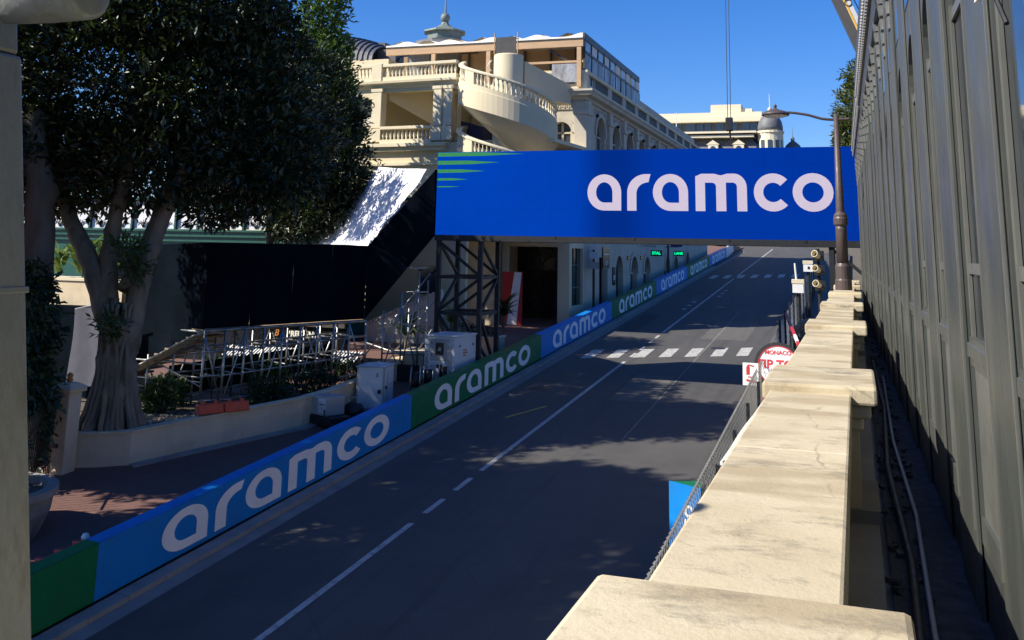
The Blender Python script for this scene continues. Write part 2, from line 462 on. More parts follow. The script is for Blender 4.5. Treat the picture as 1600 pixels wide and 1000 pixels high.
def _glyph_c():
    o = _arc(.5, .5, .5, 42, 318, 24) + _arc(.5, .5, .255, 318, 42, 20)
    return .88, [o]
def _glyph_o():
    return 1.03, [_arc(.515, .5, .515, 0, 345, 27, .5), _arc(.515, .5, .27, 0, 345, 23, .26)]
GL = {'a': _glyph_a, 'r': _glyph_r, 'm': _glyph_m, 'c': _glyph_c, 'o': _glyph_o}
GAP = {0: .17, 1: .06, 2: .2, 3: .18, 4: .12, 5: 0}
def word_aramco():
    x, out = 0, []
    for k, ch in enumerate('aramco'):
        w, loops = GL[ch]()
        out.append([[(u + x, v) for u, v in L] for L in loops])
        x += w + GAP[k]
    return x, out
WORD_W, WORD = word_aramco()

def letters(parent, mat_, fn, name='letter'):
    """fn maps (u 0..1 along the word, v 0..1 up) to a point"""
    for loops in WORD:
        mb = MB()
        flat = [p for L in loops for p in L]
        for u, v in flat: mb.v(fn(u / WORD_W, v))
        tr = tessellate_polygon([[Vector((u, v, 0)) for u, v in L] for L in loops])
        for t in tr: mb.F.append(list(t))
        mb.build(name, mat_, parent)

def text(body, size, mat_, parent, M4, name='lettering', extrude=.002, shear=0, bold=0):
    cu = bpy.data.curves.new(name, 'FONT'); cu.body = body; cu.size = size; cu.extrude = extrude
    cu.align_x = 'CENTER'; cu.align_y = 'CENTER'; cu.shear = shear; cu.offset = bold
    o = bpy.data.objects.new('tmp_text', cu); COL.objects.link(o)
    bpy.context.view_layer.update()
    me = bpy.data.meshes.new_from_object(o.evaluated_get(bpy.context.evaluated_depsgraph_get()))
    bpy.data.objects.remove(o)
    me.materials.clear(); me.materials.append(mat_)
    return link_mesh(name, me, parent, M4)

def frame(O, X, Y):
    X = Vector(X).normalized(); Y = Vector(Y).normalized(); Z = X.cross(Y); O = Vector(O)
    return Matrix(((X.x, Y.x, Z.x, O.x), (X.y, Y.y, Z.y, O.y), (X.z, Y.z, Z.z, O.z), (0, 0, 0, 1)))

# ------------------------------------------------------------------ setting: ground, street, pavements
def strip(x0, x1, y0, y1, dz, mb=None, ny=1, thick=None):
    mb = mb or MB()
    for k in range(ny):
        a, b = y0 + (y1-y0)*k/ny, y0 + (y1-y0)*(k+1)/ny
        if thick: mb.hexa([(x0,a,rz(a)+dz-thick),(x1,a,rz(a)+dz-thick),(x1,b,rz(b)+dz-thick),(x0,b,rz(b)+dz-thick),(x0,a,rz(a)+dz),(x1,a,rz(a)+dz),(x1,b,rz(b)+dz),(x0,b,rz(b)+dz)])
        else: mb.face([(x0,a,rz(a)+dz),(x1,a,rz(a)+dz),(x1,b,rz(b)+dz),(x0,b,rz(b)+dz)])
    return mb

g = MB()
for x0, x1 in ((-900, -40), (-40, 40), (40, 900)):
    g.face([(x0,-60,rz(-60)-.25),(x1,-60,rz(-60)-.25),(x1,150,rz(150)-.25),(x0,150,rz(150)-.25)])
    g.face([(x0,150,rz(150)-.25),(x1,150,rz(150)-.25),(x1,1500,rz(150)-.25),(x0,1500,rz(150)-.25)])
    g.face([(x0,-700,rz(-60)-.25),(x1,-700,rz(-60)-.25),(x1,-60,rz(-60)-.25),(x0,-60,rz(-60)-.25)])
tag(g.build('ground', M['ground']), kind='structure')
street = strip(-13.6, -4.2, -30, 128, 0)
street.face([(-13.6,128,rz(128)),(-4.2,128,rz(128)),(-8,150,rz(150)-.02),(-26,150,rz(150)-.02)])
street.face([(-26,150,rz(150)-.02),(-8,150,rz(150)-.02),(-8,165,rz(150)-.02),(-40,165,rz(150)-.02)])
road = tag(street.build('road', M['asphalt']), kind='structure')
# markings
def dash(y0, y1, x=-9.52, w=.14, name='centre_line'):
    strip(x-w/2, x+w/2, y0, y1, .006).build(name, M['paint'], road)
dash(-5, 21.4); dash(22.1, 23.2); dash(23.9, 25.0); dash(25.7, 43.0)
dash(44.2, 45.3); dash(46.2, 47.2); dash(48.4, 49.2); dash(50, 51); dash(52, 84.2); dash(86.5, 126)
for y in (62, 64, 66, 70, 72, 74):
    strip(-10.2 if y < 68 else -9.1, -9.95 if y < 68 else -8.85, y, y+.6, .006).build('lane_dash', M['paint'], road)
def crosswalk(y0, n, dy, L, name):
    for k in range(n):
        x = -11.55 + k*1.06; y = y0 + k*dy
        mb = MB(); zz = lambda t: rz(t) + .005
        mb.face([(x,y,zz(y)),(x+.5,y+.25,zz(y+.25)),(x+.5,y+.25+L,zz(y+.25+L)),(x,y+L,zz(y+L))])
        mb.build(name, M['paint'], road)
crosswalk(43.2, 7, .45, 2.4, 'crossing_stripe')
crosswalk(83.6, 7, .55, 3.2, 'crossing_stripe')
mb = MB()
for a, b in (((-10.9, 31.6), (-10.15, 33.6)),):
    d = (Vector(b) - Vector(a)).normalized(); n_ = Vector((-d.y, d.x)) * .05
    mb.face([(a[0]-n_.x,a[1]-n_.y,rz(a[1]-n_.y)+.006),(b[0]-n_.x,b[1]-n_.y,rz(b[1]-n_.y)+.006),(b[0]+n_.x,b[1]+n_.y,rz(b[1]+n_.y)+.006),(a[0]+n_.x,a[1]+n_.y,rz(a[1]+n_.y)+.006)])
mb.build('yellow_marking', M['yellow_paint'], road)
M['patch'] = mat('asphalt_patch', (.045, .044, .043), .85, .2, 3, .4, 60)
M['patch_pale'] = mat('pale_asphalt_patch', (.105, .10, .092), .85, .15, 3, .4, 60)
for x0, x1, y0, y1, m_ in ((-8.4,-6.9,35.2,40.3,'patch_pale'),(-7.4,-5.2,50.5,57.5,'patch_pale'),(-11.9,-10.9,52,59,'patch'),(-10.6,-9.9,66,71,'patch_pale')):
    strip(x0, x1, y0, y1, .003).build('asphalt_patch', M[m_], road)
M['iron'] = mat('cast_iron', (.05, .048, .045), .5, .2, 8, .3, 60, metal=.5)
mc = MB().lathe([(.34,0),(.34,.006),(.29,.007),(.28,.004),(.01,.005)], (0,0,0), 20).mesh('manhole_cover', M['iron'])
for x, y in ((-11.2,36.5),(-6.2,47.8),(-8.1,64)):
    link_mesh('manhole_cover', mc, road, Matrix.Translation((x,y,rz(y)+.004)) @ Matrix.Rotation(math.atan(S),4,'X'))
# a long saw-cut joint and paler resurfaced strip beside the right kerb
strip(-6.75, -6.71, 30, 62, .004).build('joint_line', M['kerb'], road)
# left kerb at the barrier foot: blocks one metre long
kb = MB(); kb.hexa([(-.17,0,-.1),(.17,0,-.1),(.17,.985,-.1+S*.985),(-.17,.985,-.1+S*.985),(-.17,0,.09),(.15,0,.09),(.15,.985,.09+S*.985),(-.17,.985,.09+S*.985)])
kme = kb.mesh('kerb_block', M['kerb'])
kerb = tag(strip(-13.4, -12.9, -30, 128, -.06, thick=.1).build('kerb', M['concrete']), kind='structure')
for k in range(8, 96):
    link_mesh('kerb_block', kme, kerb, Matrix.Translation((-12.72 + rng.uniform(-.006,.006), k, rz(k) + rng.uniform(-.006,.004))))
strip(-12.55, -12.2, -30, 120, .005).build('gutter', M['sidewalk'], road)
# pavements
pv = MB(); pv.face([(-40,-30,rz(-30)+.12),(-13.1,-30,rz(-30)+.12),(-13.1,128,rz(128)+.12),(-40,128,rz(128)+.12)])
tag(pv.build('pavement', M['paving']), kind='structure')
tag(strip(-4.2, -.6, -30, 120, .03, thick=.3).build('sidewalk', M['asphalt']), kind='structure')

# ------------------------------------------------------------------ track barrier with printed panels
bar_ = thing('track_barrier', 'long roadside crash barrier covered in alternating blue and green panels lettered in white', 'barrier', (-13.05, 15, rz(15)))
bounds = [2.3] + [15.6 + 13.3*k for k in range(8)]
for k in range(8):
    a, b = bounds[k], bounds[k+1]
    col = 'green' if k % 2 == 0 else 'blue'
    m_ = M[col]
    mb = MB(); mb.hexa([(-13.12,a,rz(a)+.12),(-13.0,a,rz(a)+.07),(-13.0,b,rz(b)+.07),(-13.12,b,rz(b)+.12),(-13.12,a,rz(a)+1.04),(-13.0,a,rz(a)+1.04),(-13.0,b,rz(b)+1.04),(-13.12,b,rz(b)+1.04)])
    p_ = mb.build('advert_panel', m_, bar_, bevel=.015)
    if a > 5:
        letters(p_, M['white_vinyl'], lambda u, v: (-12.993, a + 1.75 + 10.0*u, rz(a + 1.75 + 10.0*u) + .17 + .78*v))
    mb = MB(); mb.hexa([(-13.30,a,rz(a)+1.0),(-13.125,a,rz(a)+1.0),(-13.125,b,rz(b)+1.0),(-13.30,b,rz(b)+1.0),(-13.30,a,rz(a)+1.075),(-12.99,a,rz(a)+1.055),(-12.99,b,rz(b)+1.055),(-13.30,b,rz(b)+1.075)])
    mb.build('top_flap', m_, bar_)
for k in range(5, 108, 2):
    MB().box((-13.36,k-.06,rz(k)),(-13.16,k+.06,rz(k)+1.0)).build('post', M['steel'], bar_)
for h in (.3, .6, .9):
    mb = MB(); mb.hexa([(-13.16,2.3,rz(2.3)+h-.12),(-13.125,2.3,rz(2.3)+h-.12),(-13.125,108.7,rz(108.7)+h-.12),(-13.16,108.7,rz(108.7)+h-.12),(-13.16,2.3,rz(2.3)+h+.12),(-13.125,2.3,rz(2.3)+h+.12),(-13.125,108.7,rz(108.7)+h+.12),(-13.16,108.7,rz(108.7)+h+.12)])
    mb.build('rail', M['steel'], bar_)
# far end of the street: red board on the bend
rb = thing('red_hoarding', 'red advertising board closing the bend at the far end of the street', 'hoarding', (-13, 152, rz(150)))
MB().box((-22, 152, rz(150)-.1), (-7, 152.2, rz(150)+1.5)).build('board', M['red'], rb)
text('RACING CLUB', 1.1, M['white'], rb, frame((-13.5, 151.97, rz(150)+.65), (1,0,0), (0,0,1)))
bb = thing('bend_barrier', 'pale crash barrier curving left beyond the last blue panel', 'barrier', (-13.3, 112, rz(112)))
for (x0,y0),(x1,y1) in (((-13.05,108.8),(-13.3,118)),((-13.3,118),(-14.6,128)),((-14.6,128),(-17.5,138))):
    MB().hexa([(x0-.12,y0,rz(y0)),(x0,y0,rz(y0)),(x1,y1,rz(y1)),(x1-.12,y1,rz(y1)),(x0-.12,y0,rz(y0)+1.05),(x0,y0,rz(y0)+1.05),(x1,y1,rz(y1)+1.05),(x1-.12,y1,rz(y1)+1.05)]).build('panel', M['white_box'], bb)

# ------------------------------------------------------------------ screen gantry over the street
ga = thing('screen_gantry', 'wide blue screen gantry with big white lettering spanning the street on dark trusses', 'gantry', (-14.5, 37.1, rz(37)))
MB().box((-15.46, 36.06, 7.80), (2.2, 38.2, 10.96)).build('housing', M['truss'], ga)
scr = MB(); scr.box((-15.47, 36.0, 7.79), (2.2, 36.055, 11.0)); scr = scr.build('screen', M['screen'], ga)
letters(scr, M['screen_letter'], lambda u, v: (-9.36 + 8.74*u, 35.993, 8.76 + 1.33*v))
for k, (z0, h, L) in enumerate(((10.82, .16, 3.6), (10.50, .16, 2.6), (10.18, .14, 2.0), (9.88, .10, 1.3), (9.62, .05, 1.0))):
    MB().face([(-15.46,35.994,z0),(-15.46+L*.55,35.994,z0+h*.1),(-15.46+L,35.994,z0+h*.5),(-15.46+L*.5,35.994,z0+h),(-15.46,35.994,z0+h)]).build('green_band', M['screen_green'], scr)
MB().box((-15.48, 35.97, 7.57), (2.2, 36.2, 7.786)).build('bottom_beam', M['truss'], ga)
MB().box((-15.48, 37.95, 7.57), (2.2, 38.2, 7.786)).build('bottom_beam', M['truss'], ga)
for k in range(9):
    x = -14.8 + 2.05*k
    MB().box((x-.05, 36.2, 7.6), (x+.05, 37.95, 7.72)).build('cross_beam', M['truss'], ga)
for x in (-13.4, -10.6, -7.6, -4.2, -1.6):
    MB().box((x-.03, 35.955, 7.70), (x+.03, 35.969, 7.80)).build('panel_clip', M['black'], ga)
def tower(xs, ys, zb, levels):
    for x in xs:
        for y in ys:
            MB().box((x-.085, y-.085, zb), (x+.085, y+.085, 7.569)).build('leg', M['truss'], ga)
    for z in levels[1:-1] + [levels[0]+.25]:
        for y in ys: MB().box((xs[0]+.087, y-.06, z-.06), (xs[1]-.087, y+.06, z+.06)).build('horizontal', M['truss'], ga)
        for x in xs: MB().box((x-.06, ys[0]+.087, z-.062), (x+.06, ys[1]-.087, z+.058)).build('horizontal', M['truss'], ga)
    for k in range(len(levels)-1):
        z0, z1 = levels[k]+.12, levels[k+1]-.1
        e = k % 2
        for y in ys:
            a, b = (xs[0]+.1, xs[1]-.1) if e else (xs[1]-.1, xs[0]+.1)
            MB().bar((a, y+.01, z0), (b, y+.01, z1), .10, .10, (0,1,0)).build('diagonal', M['truss'], ga)
        for x in xs:
            a, b = (ys[0]+.1, ys[1]-.1) if e else (ys[1]-.1, ys[0]+.1)
            MB().bar((x+.012, a, z0), (x+.012, b, z1), .10, .10, (1,0,0)).build('diagonal', M['truss'], ga)
tower((-15.33, -13.6), (36.12, 38.1), rz(37)+.1, [rz(37)+.2, 4.85, 6.2, 7.55])
tower((-.78, 1.05), (36.12, 38.1), rz(37)+.1, [rz(37)+.2, 4.1, 5.9, 7.55])

# ------------------------------------------------------------------ terrace, retaining wall and stone parapet
te = MB(); te.box((-.60, -12, -1.2), (9, 34.6, 5.62)); tag(te.build('terrace', M['concrete']), kind='structure')
tag(MB().box((.1, -12, 5.625), (.62, 34.5, 5.66)).build('gutter_floor', M['rubble']), kind='structure')
pa = thing('stone_parapet', 'sunlit cream stone parapet with capped piers running along the terrace edge', 'parapet', (-.3, 10, 5.62))
peds = [1.84, 6.9, 12.3, 17.3, 22.4, 27.6, 33.0]
def shaped_box(lo, hi, nx, ny, amp, seed):
    rg = random.Random(seed); mb = MB()
    mb.box(lo, hi); return mb
prev = -6.0
for k, y in enumerate(peds):
    L = .66 if k == 0 else .52
    a, b = prev, y - L + .12
    # coping between the piers, in two slabs with a fine joint
    mid = a + (b-a)*.52
    for (s0, s1) in ((a+.004, mid-.004), (mid+.004, b-.004)):
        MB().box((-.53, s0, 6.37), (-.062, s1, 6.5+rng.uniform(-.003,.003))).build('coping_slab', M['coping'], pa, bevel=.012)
    MB().box((-.47, a, 6.26), (-.12, b, 6.368)).build('coping_moulding', M['cream_trim'], pa)
    MB().box((-.44, a, 5.62), (-.15, b, 6.259)).build('wall', M['wall_cream'], pa)
    MB().box((-.47, a, 5.62), (.06, b, 5.78)).build('plinth', M['concrete'], pa)
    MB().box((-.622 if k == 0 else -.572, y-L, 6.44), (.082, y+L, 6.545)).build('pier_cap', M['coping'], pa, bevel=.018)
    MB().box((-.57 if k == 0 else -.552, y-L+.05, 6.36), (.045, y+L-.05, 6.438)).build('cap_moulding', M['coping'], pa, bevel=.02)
    MB().box((-.545, y-L+.1, 6.29), (-.0, y+L-.1, 6.358)).build('cap_moulding', M['cream_trim'], pa, bevel=.015)
    MB().box((-.535, y-L+.14, 5.63), (-.03, y+L-.14, 6.289)).build('pier', M['wall_cream'], pa)
    MB().box((-.59, y-L+.1, 5.62), (.07, y+L-.1, 5.85)).build('pier_base', M['concrete'], pa)
    prev = y + L - .12
# cable in the gutter
tag(MB().tube([(.14,1.2,5.72),(.20,2.6,5.70),(.17,4.2,5.70),(.21,6.1,5.69),(.16,8.6,5.70),(.22,12,5.69),(.18,17,5.70)], .022, 8).build('cable', M['black'], smooth=True), 'black cable lying in the dark gutter between parapet and pavilion', 'cable')
tag(MB().tube([(.27,3.0,5.75),(.25,5.0,5.69),(.29,7.2,5.69),(.24,9.8,5.70),(.28,15,5.69)], .014, 6).build('conduit', M['grey_box'], smooth=True), 'thin grey conduit in the gutter along the pavilion foot', 'conduit')
dbm = MB()
rd = random.Random(4)
for k in range(260):
    y = rd.uniform(1.5, 26); x = rd.uniform(.09, .32); s_ = rd.uniform(.012, .04)
    dbm.bar((x, y, 5.665+s_*.3), (x+rd.uniform(-.05,.05), y+rd.uniform(-.06,.06), 5.67+s_*.5), s_, s_*.6)
tag(dbm.build('gutter_rubble', M['rubble']), 'dark rubble and litter lying in the gutter', 'rubble', kind='stuff')

# ------------------------------------------------------------------ glazed pavilion on the terrace (right)
def fx(y): return .56 - .0115*y
Lf = Vector((-.0115, 1, 0)).normalized(); Nf = Vector((-1, -.0115, 0)).normalized()
pvn = thing('glazed_pavilion', 'long olive grey pavilion with tall pilasters, arched panes and beaded cornice at right', 'pavilion', (fx(16), 16, 5.62))
def fp(y, z, out=0): return Vector((fx(y), y, z)) + Nf*out
Y0, PITCHB, NB = -3.05, 1.47, 25
holes, lows = [], []
cent = [Y0 + PITCHB*(k+.5) for k in range(NB)]
L_len = PITCHB*NB
wl = MB()
plate(wl, fp(Y0, 0), Lf, Nf, rect(0, L_len, 6.0, 10.5), [arch(c - Y0, .70, 6.93, 8.62, 12) for c in cent] + [rect(c-Y0-.35, c-Y0+.35, 6.12, 6.80) for c in cent], .04)
wl.build('facade_wall', M['olive'], pvn)
mb = MB(); mb.hexa([fp(Y0,5.62,-.9),fp(Y0,5.62,-.005),fp(Y0+L_len,5.62,-.005),fp(Y0+L_len,5.62,-.9),fp(Y0,5.998,-.9),fp(Y0,5.998,-.005),fp(Y0+L_len,5.998,-.005),fp(Y0+L_len,5.998,-.9)])
mb.build('plinth', M['cornice_dark'], pvn)
mb = MB(); mb.hexa([fp(Y0,5.64,-8),fp(Y0,5.64,-.5),fp(Y0+L_len,5.64,-.5),fp(Y0+L_len,5.64,-8),fp(Y0,10.45,-8),fp(Y0,10.45,-.5),fp(Y0+L_len,10.45,-.5),fp(Y0+L_len,10.45,-8)])
mb.build('hall', M['cornice_dark'], pvn)
for c in cent:
    lp = arch(0, .70, 6.93, 8.62, 10)
    w_ = MB(); plate(w_, fp(c, 0, -.03), Lf, Nf, lp, (), 0)
    fr = w_.build('pane', M['glass_dark'], pvn)
    b = MB()
    for du in (-.32, .32): b.hexa([fp(c+du-.028,6.93,-.028),fp(c+du+.028,6.93,-.028),fp(c+du+.028,6.93,-.012),fp(c+du-.028,6.93,-.012),fp(c+du-.028,8.56,-.028),fp(c+du+.028,8.56,-.028),fp(c+du+.028,8.56,-.012),fp(c+du-.028,8.56,-.012)])
    for z in (7.25, 8.5): b.hexa([fp(c-.29,z-.025,-.028),fp(c+.29,z-.025,-.028),fp(c+.29,z-.025,-.014),fp(c-.29,z-.025,-.014),fp(c-.29,z+.025,-.028),fp(c+.29,z+.025,-.028),fp(c+.29,z+.025,-.014),fp(c-.29,z+.025,-.014)])
    b.build('glazing_bar', M['olive_light'], fr)
    q = MB(); q.hexa([fp(c-.35,6.12,-.035),fp(c+.35,6.12,-.035),fp(c+.35,6.12,-.018),fp(c-.35,6.12,-.018),fp(c-.35,6.8,-.035),fp(c+.35,6.8,-.035),fp(c+.35,6.8,-.018),fp(c-.35,6.8,-.018)])
    q.build('apron_panel', M['olive_light'], pvn)
    q = MB(); q.hexa([fp(c-.345,6.84,-.03),fp(c+.345,6.84,-.03),fp(c+.345,6.84,.012),fp(c-.345,6.84,.012),fp(c-.345,6.92,-.03),fp(c+.345,6.92,-.03),fp(c+.345,6.9,.012),fp(c-.345,6.9,.012)])
    q.build('sill', M['olive'], pvn)
for c in cent:
    q = MB(); q.hexa([fp(c-.30,9.22,.001),fp(c+.30,9.22,.001),fp(c+.30,9.22,.006),fp(c-.30,9.22,.006),fp(c-.30,10.05,.001),fp(c+.30,10.05,.001),fp(c+.30,10.05,.006),fp(c-.30,10.05,.006)])
    q.build('upper_pane', M['glass_dark'], pvn)
for k in range(NB + 1):
    y = Y0 + PITCHB*k
    big = k % 3 == 0
    w, d = (.37, .022) if big else (.345, .012)
    q = MB(); q.hexa([fp(y-w,5.64,.002),fp(y+w,5.64,.002),fp(y+w,5.64,d),fp(y-w,5.64,d),fp(y-w,10.2,.002),fp(y+w,10.2,.002),fp(y+w,10.2,d),fp(y-w,10.2,d)])
    pl = q.build('pilaster', M['olive'], pvn, bevel=.004)
    for s_ in (-1, 1):                        # thin raised fillets on the edges
        q = MB(); e = y + s_*(w-.02); q.hexa([fp(e-.012,6.05,d),fp(e+.012,6.05,d),fp(e+.012,6.05,d+.006),fp(e-.012,6.05,d+.006),fp(e-.012,10.1,d),fp(e+.012,10.1,d),fp(e+.012,10.1,d+.006),fp(e-.012,10.1,d+.006)])
        q.build('fillet', M['olive_light'], pl)
    q = MB()                                   # leafy console below the cornice
    for z, o in ((9.55, .02), (9.7, .035), (9.86, .04), (10.02, .05), (10.16, .06)):
        q.hexa([fp(y-.09,z-.06,d),fp(y+.09,z-.06,d),fp(y+.08,z-.06,d+o*.7),fp(y-.08,z-.06,d+o*.7),fp(y-.09,z+.06,d),fp(y+.09,z+.06,d),fp(y+.08,z+.06,d+o),fp(y-.08,z+.06,d+o)])
    q.build('console', M['olive_light'], pl)
# cornice in projecting sections, with dentils and a row of beads
secs = [(Y0, 3.2, .09), (3.2, 11.9, .07), (12.2, 22.0, .09), (22.3, Y0+L_len, .07)]
for a, b, o in secs:
    q = MB(); q.hexa([fp(a,10.2,-.5),fp(a,10.2,o-.03),fp(b,10.2,o-.03),fp(b,10.2,-.5),fp(a,10.42,-.5),fp(a,10.42,o),fp(b,10.42,o),fp(b,10.42,-.5)]); c_ = q.build('frieze', M['cornice_dark'], pvn)
    q = MB(); q.hexa([fp(a-.05,10.42,-.5),fp(a-.05,10.42,o+.03),fp(b+.05,10.42,o+.03),fp(b+.05,10.42,-.5),fp(a-.05,10.98,-.5),fp(a-.05,10.98,o+.08),fp(b+.05,10.98,o+.08),fp(b+.05,10.98,-.5)]); c_ = q.build('cornice', M['cornice_dark'], pvn)
    q = MB(); y = a + .1
    while y < b:
        q.lathe([(.004,-.03),(.022,-.022),(.03,0),(.022,.022),(.004,.03)], fp(y, 10.62, o+.06), 6); y += .20
    q.build('bead_row', M['bead'], c_, smooth=True, kind='stuff')
    q = MB(); y = a + .05
    while y < b:
        q.hexa([fp(y,10.44,o-.02),fp(y+.1,10.44,o-.02),fp(y+.1,10.44,o+.06),fp(y,10.44,o+.06),fp(y,10.53,o-.02),fp(y+.1,10.53,o-.02),fp(y+.1,10.53,o+.06),fp(y,10.53,o+.06)]); y += .19
    q.build('dentil_row', M['bead'], c_, kind='stuff')
q = MB(); q.hexa([fp(Y0,10.98,-8),fp(Y0,10.98,.1),fp(Y0+L_len,10.98,.1),fp(Y0+L_len,10.98,-8),fp(Y0,11.1,-8),fp(Y0,11.1,.06),fp(Y0+L_len,11.1,.06),fp(Y0+L_len,11.1,-8)])
q.build('roof', M['zinc'], pvn)
# loose cable hanging in front of the nearest pilaster
hc = thing('hanging_cable', 'thin dark cable with a white knot hanging across the nearest pilaster', 'cable', (.36, 2.9, 8.5))
MB().tube([(.36,3.1,8.35),(.375,2.95,8.16),(.385,2.88,8.02),(.40,2.78,7.90)], .007, 6).build('wire', M['black'], hc)
MB().tube([(.36,3.02,8.02),(.382,2.90,8.03),(.40,2.80,8.02)], [.006,.014,.006], 6).build('knot', M['white'], hc)

# ------------------------------------------------------------------ grand hotel with loggia and spiral stair
ho = thing('grand_hotel', 'cream hotel with loggia, outdoor spiral stair and grey arched street front', 'hotel', (-17, 55, rz(54)))
BP = [(.055,0),(.055,.05),(.035,.08),(.075,.24),(.03,.46),(.055,.52),(.055,.58)]
bal_me = MB().lathe([(r*1.15, z) for r, z in BP], n=6).mesh('baluster', M['cream_trim'], True)
bal_grey = MB().lathe([(r*1.15, z) for r, z in BP], n=6).mesh('baluster', M['grey_stone'], True)

RT = Matrix.Translation((-20.3, 50, 0)) @ Matrix.Rotation(math.radians(-5), 4, 'Z') @ Matrix.Translation((20.3, -50, 0))
def R(p): return RT @ Vector(p)
LU = RT.to_3x3() @ Vector((1, 0, 0)); LN = RT.to_3x3() @ Vector((0, -1, 0))

def balustrade_straight(x0, x1, y, z0, name='balustrade', mt='cream_trim', me=bal_me, pitch=.235, T=RT):
    """plinth, rail and separate balusters along x"""
    b = MB(T).box((x0, y-.17, z0), (x1, y+.17, z0+.22)).build(name, M[mt], ho)
    MB(T).box((x0, y-.19, z0+.80), (x1, y+.19, z0+.97)).build('rail', M[mt], b, bevel=.02)
    n = int((x1-x0)/pitch)
    for k in range(n):
        x = x0 + (k+.5)*(x1-x0)/n
        Mx = T @ Matrix.Translation((x, y, z0+.22)) if T else Matrix.Translation((x, y, z0+.22))
        link_mesh('baluster', me, b, Mx)
    return b

# --- loggia wing (faces the camera)
LX0, LX1 = -36.0, -20.35
wall = MB()
plate(wall, R((LX0, 50, 0)), LU, LN, rect(0, LX1-LX0, 3.0, 16.55),
      [rect(-25.25-LX0, -21.85-LX0, 13.25, 15.95), rect(-21.35-LX0+.55, -20.75-LX0+.35, 12.2, 15.95), rect(-29.3-LX0, -25.85-LX0, 13.25, 15.6), rect(-33.2-LX0, -29.9-LX0, 13.25, 15.6)], .45)
wall.build('loggia_wall', M['cream'], ho)
MB(RT).box((LX0, 50.02, 3.0), (LX1, 50.45, 13.0)).build('lower_wall', M['cream'], ho)
MB(RT).box((LX0, 56.2, 3.0), (LX1, 56.5, 16.5)).build('back_wall', M['cream'], ho)
MB(RT).box((LX0, 50.46, 12.9), (-14.8, 56.19, 13.1)).build('loggia_floor', M['cream'], ho)
MB(RT).box((LX0, 50.46, 16.30), (-20.0, 56.2, 16.54)).build('loggia_ceiling', M['cream_trim'], ho)
mb = MB(RT); mb.hexa([(-25.2,50.7,15.6),(-25.0,56.1,15.6),(-22.7,56.1,14.05),(-22.9,53.4,14.0),(-25.2,50.7,16.29),(-25.0,56.1,16.29),(-22.6,56.1,16.29),(-22.6,53.4,16.29)])
mb.build('stair_soffit', M['cream_trim'], ho)
for x, w in ((-25.55, .62), (-21.62, .50), (-20.95, .5), (-29.6, .5)):
    MB(RT).box((x-w/2, 49.86, 13.9), (x+w/2, 49.995, 15.98)).build('pillar', M['cream_trim'], ho, bevel=.02)
    MB(RT).box((x-w/2-.06, 49.83, 15.98), (x+w/2+.06, 49.996, 16.16)).build('pillar_capital', M['cream_trim'], ho)
    MB(RT).box((x-w/2-.06, 49.78, 13.1), (x+w/2+.06, 49.993, 13.86)).build('pillar_pedestal', M['cream_trim'], ho)
for x0, x1 in ((-25.18, -21.9), (-29.3, -25.92), (-33.2, -29.9)):
    balustrade_straight(x0, x1, 49.93, 12.98)
MB(RT).box((LX0, 49.55, 12.78), (-20.9, 49.99, 12.97)).build('ledge', M['cream_trim'], ho)
MB(RT).box((LX0, 49.72, 12.55), (-21.0, 49.99, 12.779)).build('ledge_moulding', M['cream_trim'], ho)
MB(RT).box((LX0, 49.84, 11.75), (-21.1, 49.99, 11.9)).build('string_course', M['cream_trim'], ho)
sweep(MB(RT), [(LX0, 49.99), (LX1, 49.99)], [(0,16.15),(.1,16.2),(.16,16.35),(.36,16.42),(.38,16.55),(0,16.56)]).build('loggia_cornice', M['cream_trim'], ho)
for x0, x1 in ((-25.2, -20.45), (-30.2, -25.9), (-35.6, -30.8)):
    balustrade_straight(x0, x1, 49.95, 16.58)
for x in (-25.55, -30.5):
    MB(RT).box((x-.33, 49.72, 16.57), (x+.33, 50.15, 17.6)).build('roof_pedestal', M['cream_trim'], ho, bevel=.02)
# things inside the loggia: framed panels, columns, yellow drape, dark blind
for x in (-22.2, -23.4, -19.4, -17.8):
    MB(RT).box((x-.45, 56.13, 14.2), (x+.45, 56.19, 15.3)).build('wall_panel', M['grey_stone'], ho)
    MB(RT).box((x-.35, 56.1, 14.3), (x+.35, 56.129, 15.2)).build('panel_relief', M['cream_trim'], ho)
for x in (-20.4, -19.0):
    MB(RT).box((x-.2, 53.6, 13.1), (x+.2, 54.0, 16.3)).build('pillar', M['cream'], ho)
dr = MB(RT)
for k in range(7): dr.tube([(-18.95+k*.09, 52.6+.05*(k%2), 13.1), (-18.95+k*.09, 52.6+.05*(k%2), 15.5)], .06, 6)
dr.build('drape', mat('ochre_drape', (.50, .33, .08), .8, .2, 3), ho, smooth=True)
MB(RT).box((-19.6,52.55,15.5),(-18.2,52.7,15.58)).build('drape_rail', M['wood'], ho)
mb = MB(RT); mb.hexa([(-20.7,51,13.1),(-19.3,51,13.1),(-19.3,53,13.1),(-20.7,53,13.1),(-20.7,51,14.3),(-19.3,51,13.9),(-19.3,53,13.9),(-20.7,53,14.3)]); mb.build('parasol_cover', mat('navy_cover', (.03,.03,.07), .7), ho)
mb = MB(RT); mb.box((-28.9,50.25,14.5),(-25.9,50.3,15.55)); mb.build('blind', M['black'], ho)
mb = MB(RT); mb.box((-28.9,50.2,14.1),(-25.9,50.24,14.6)); mb.build('shade_cloth', M['far_grey'], ho)

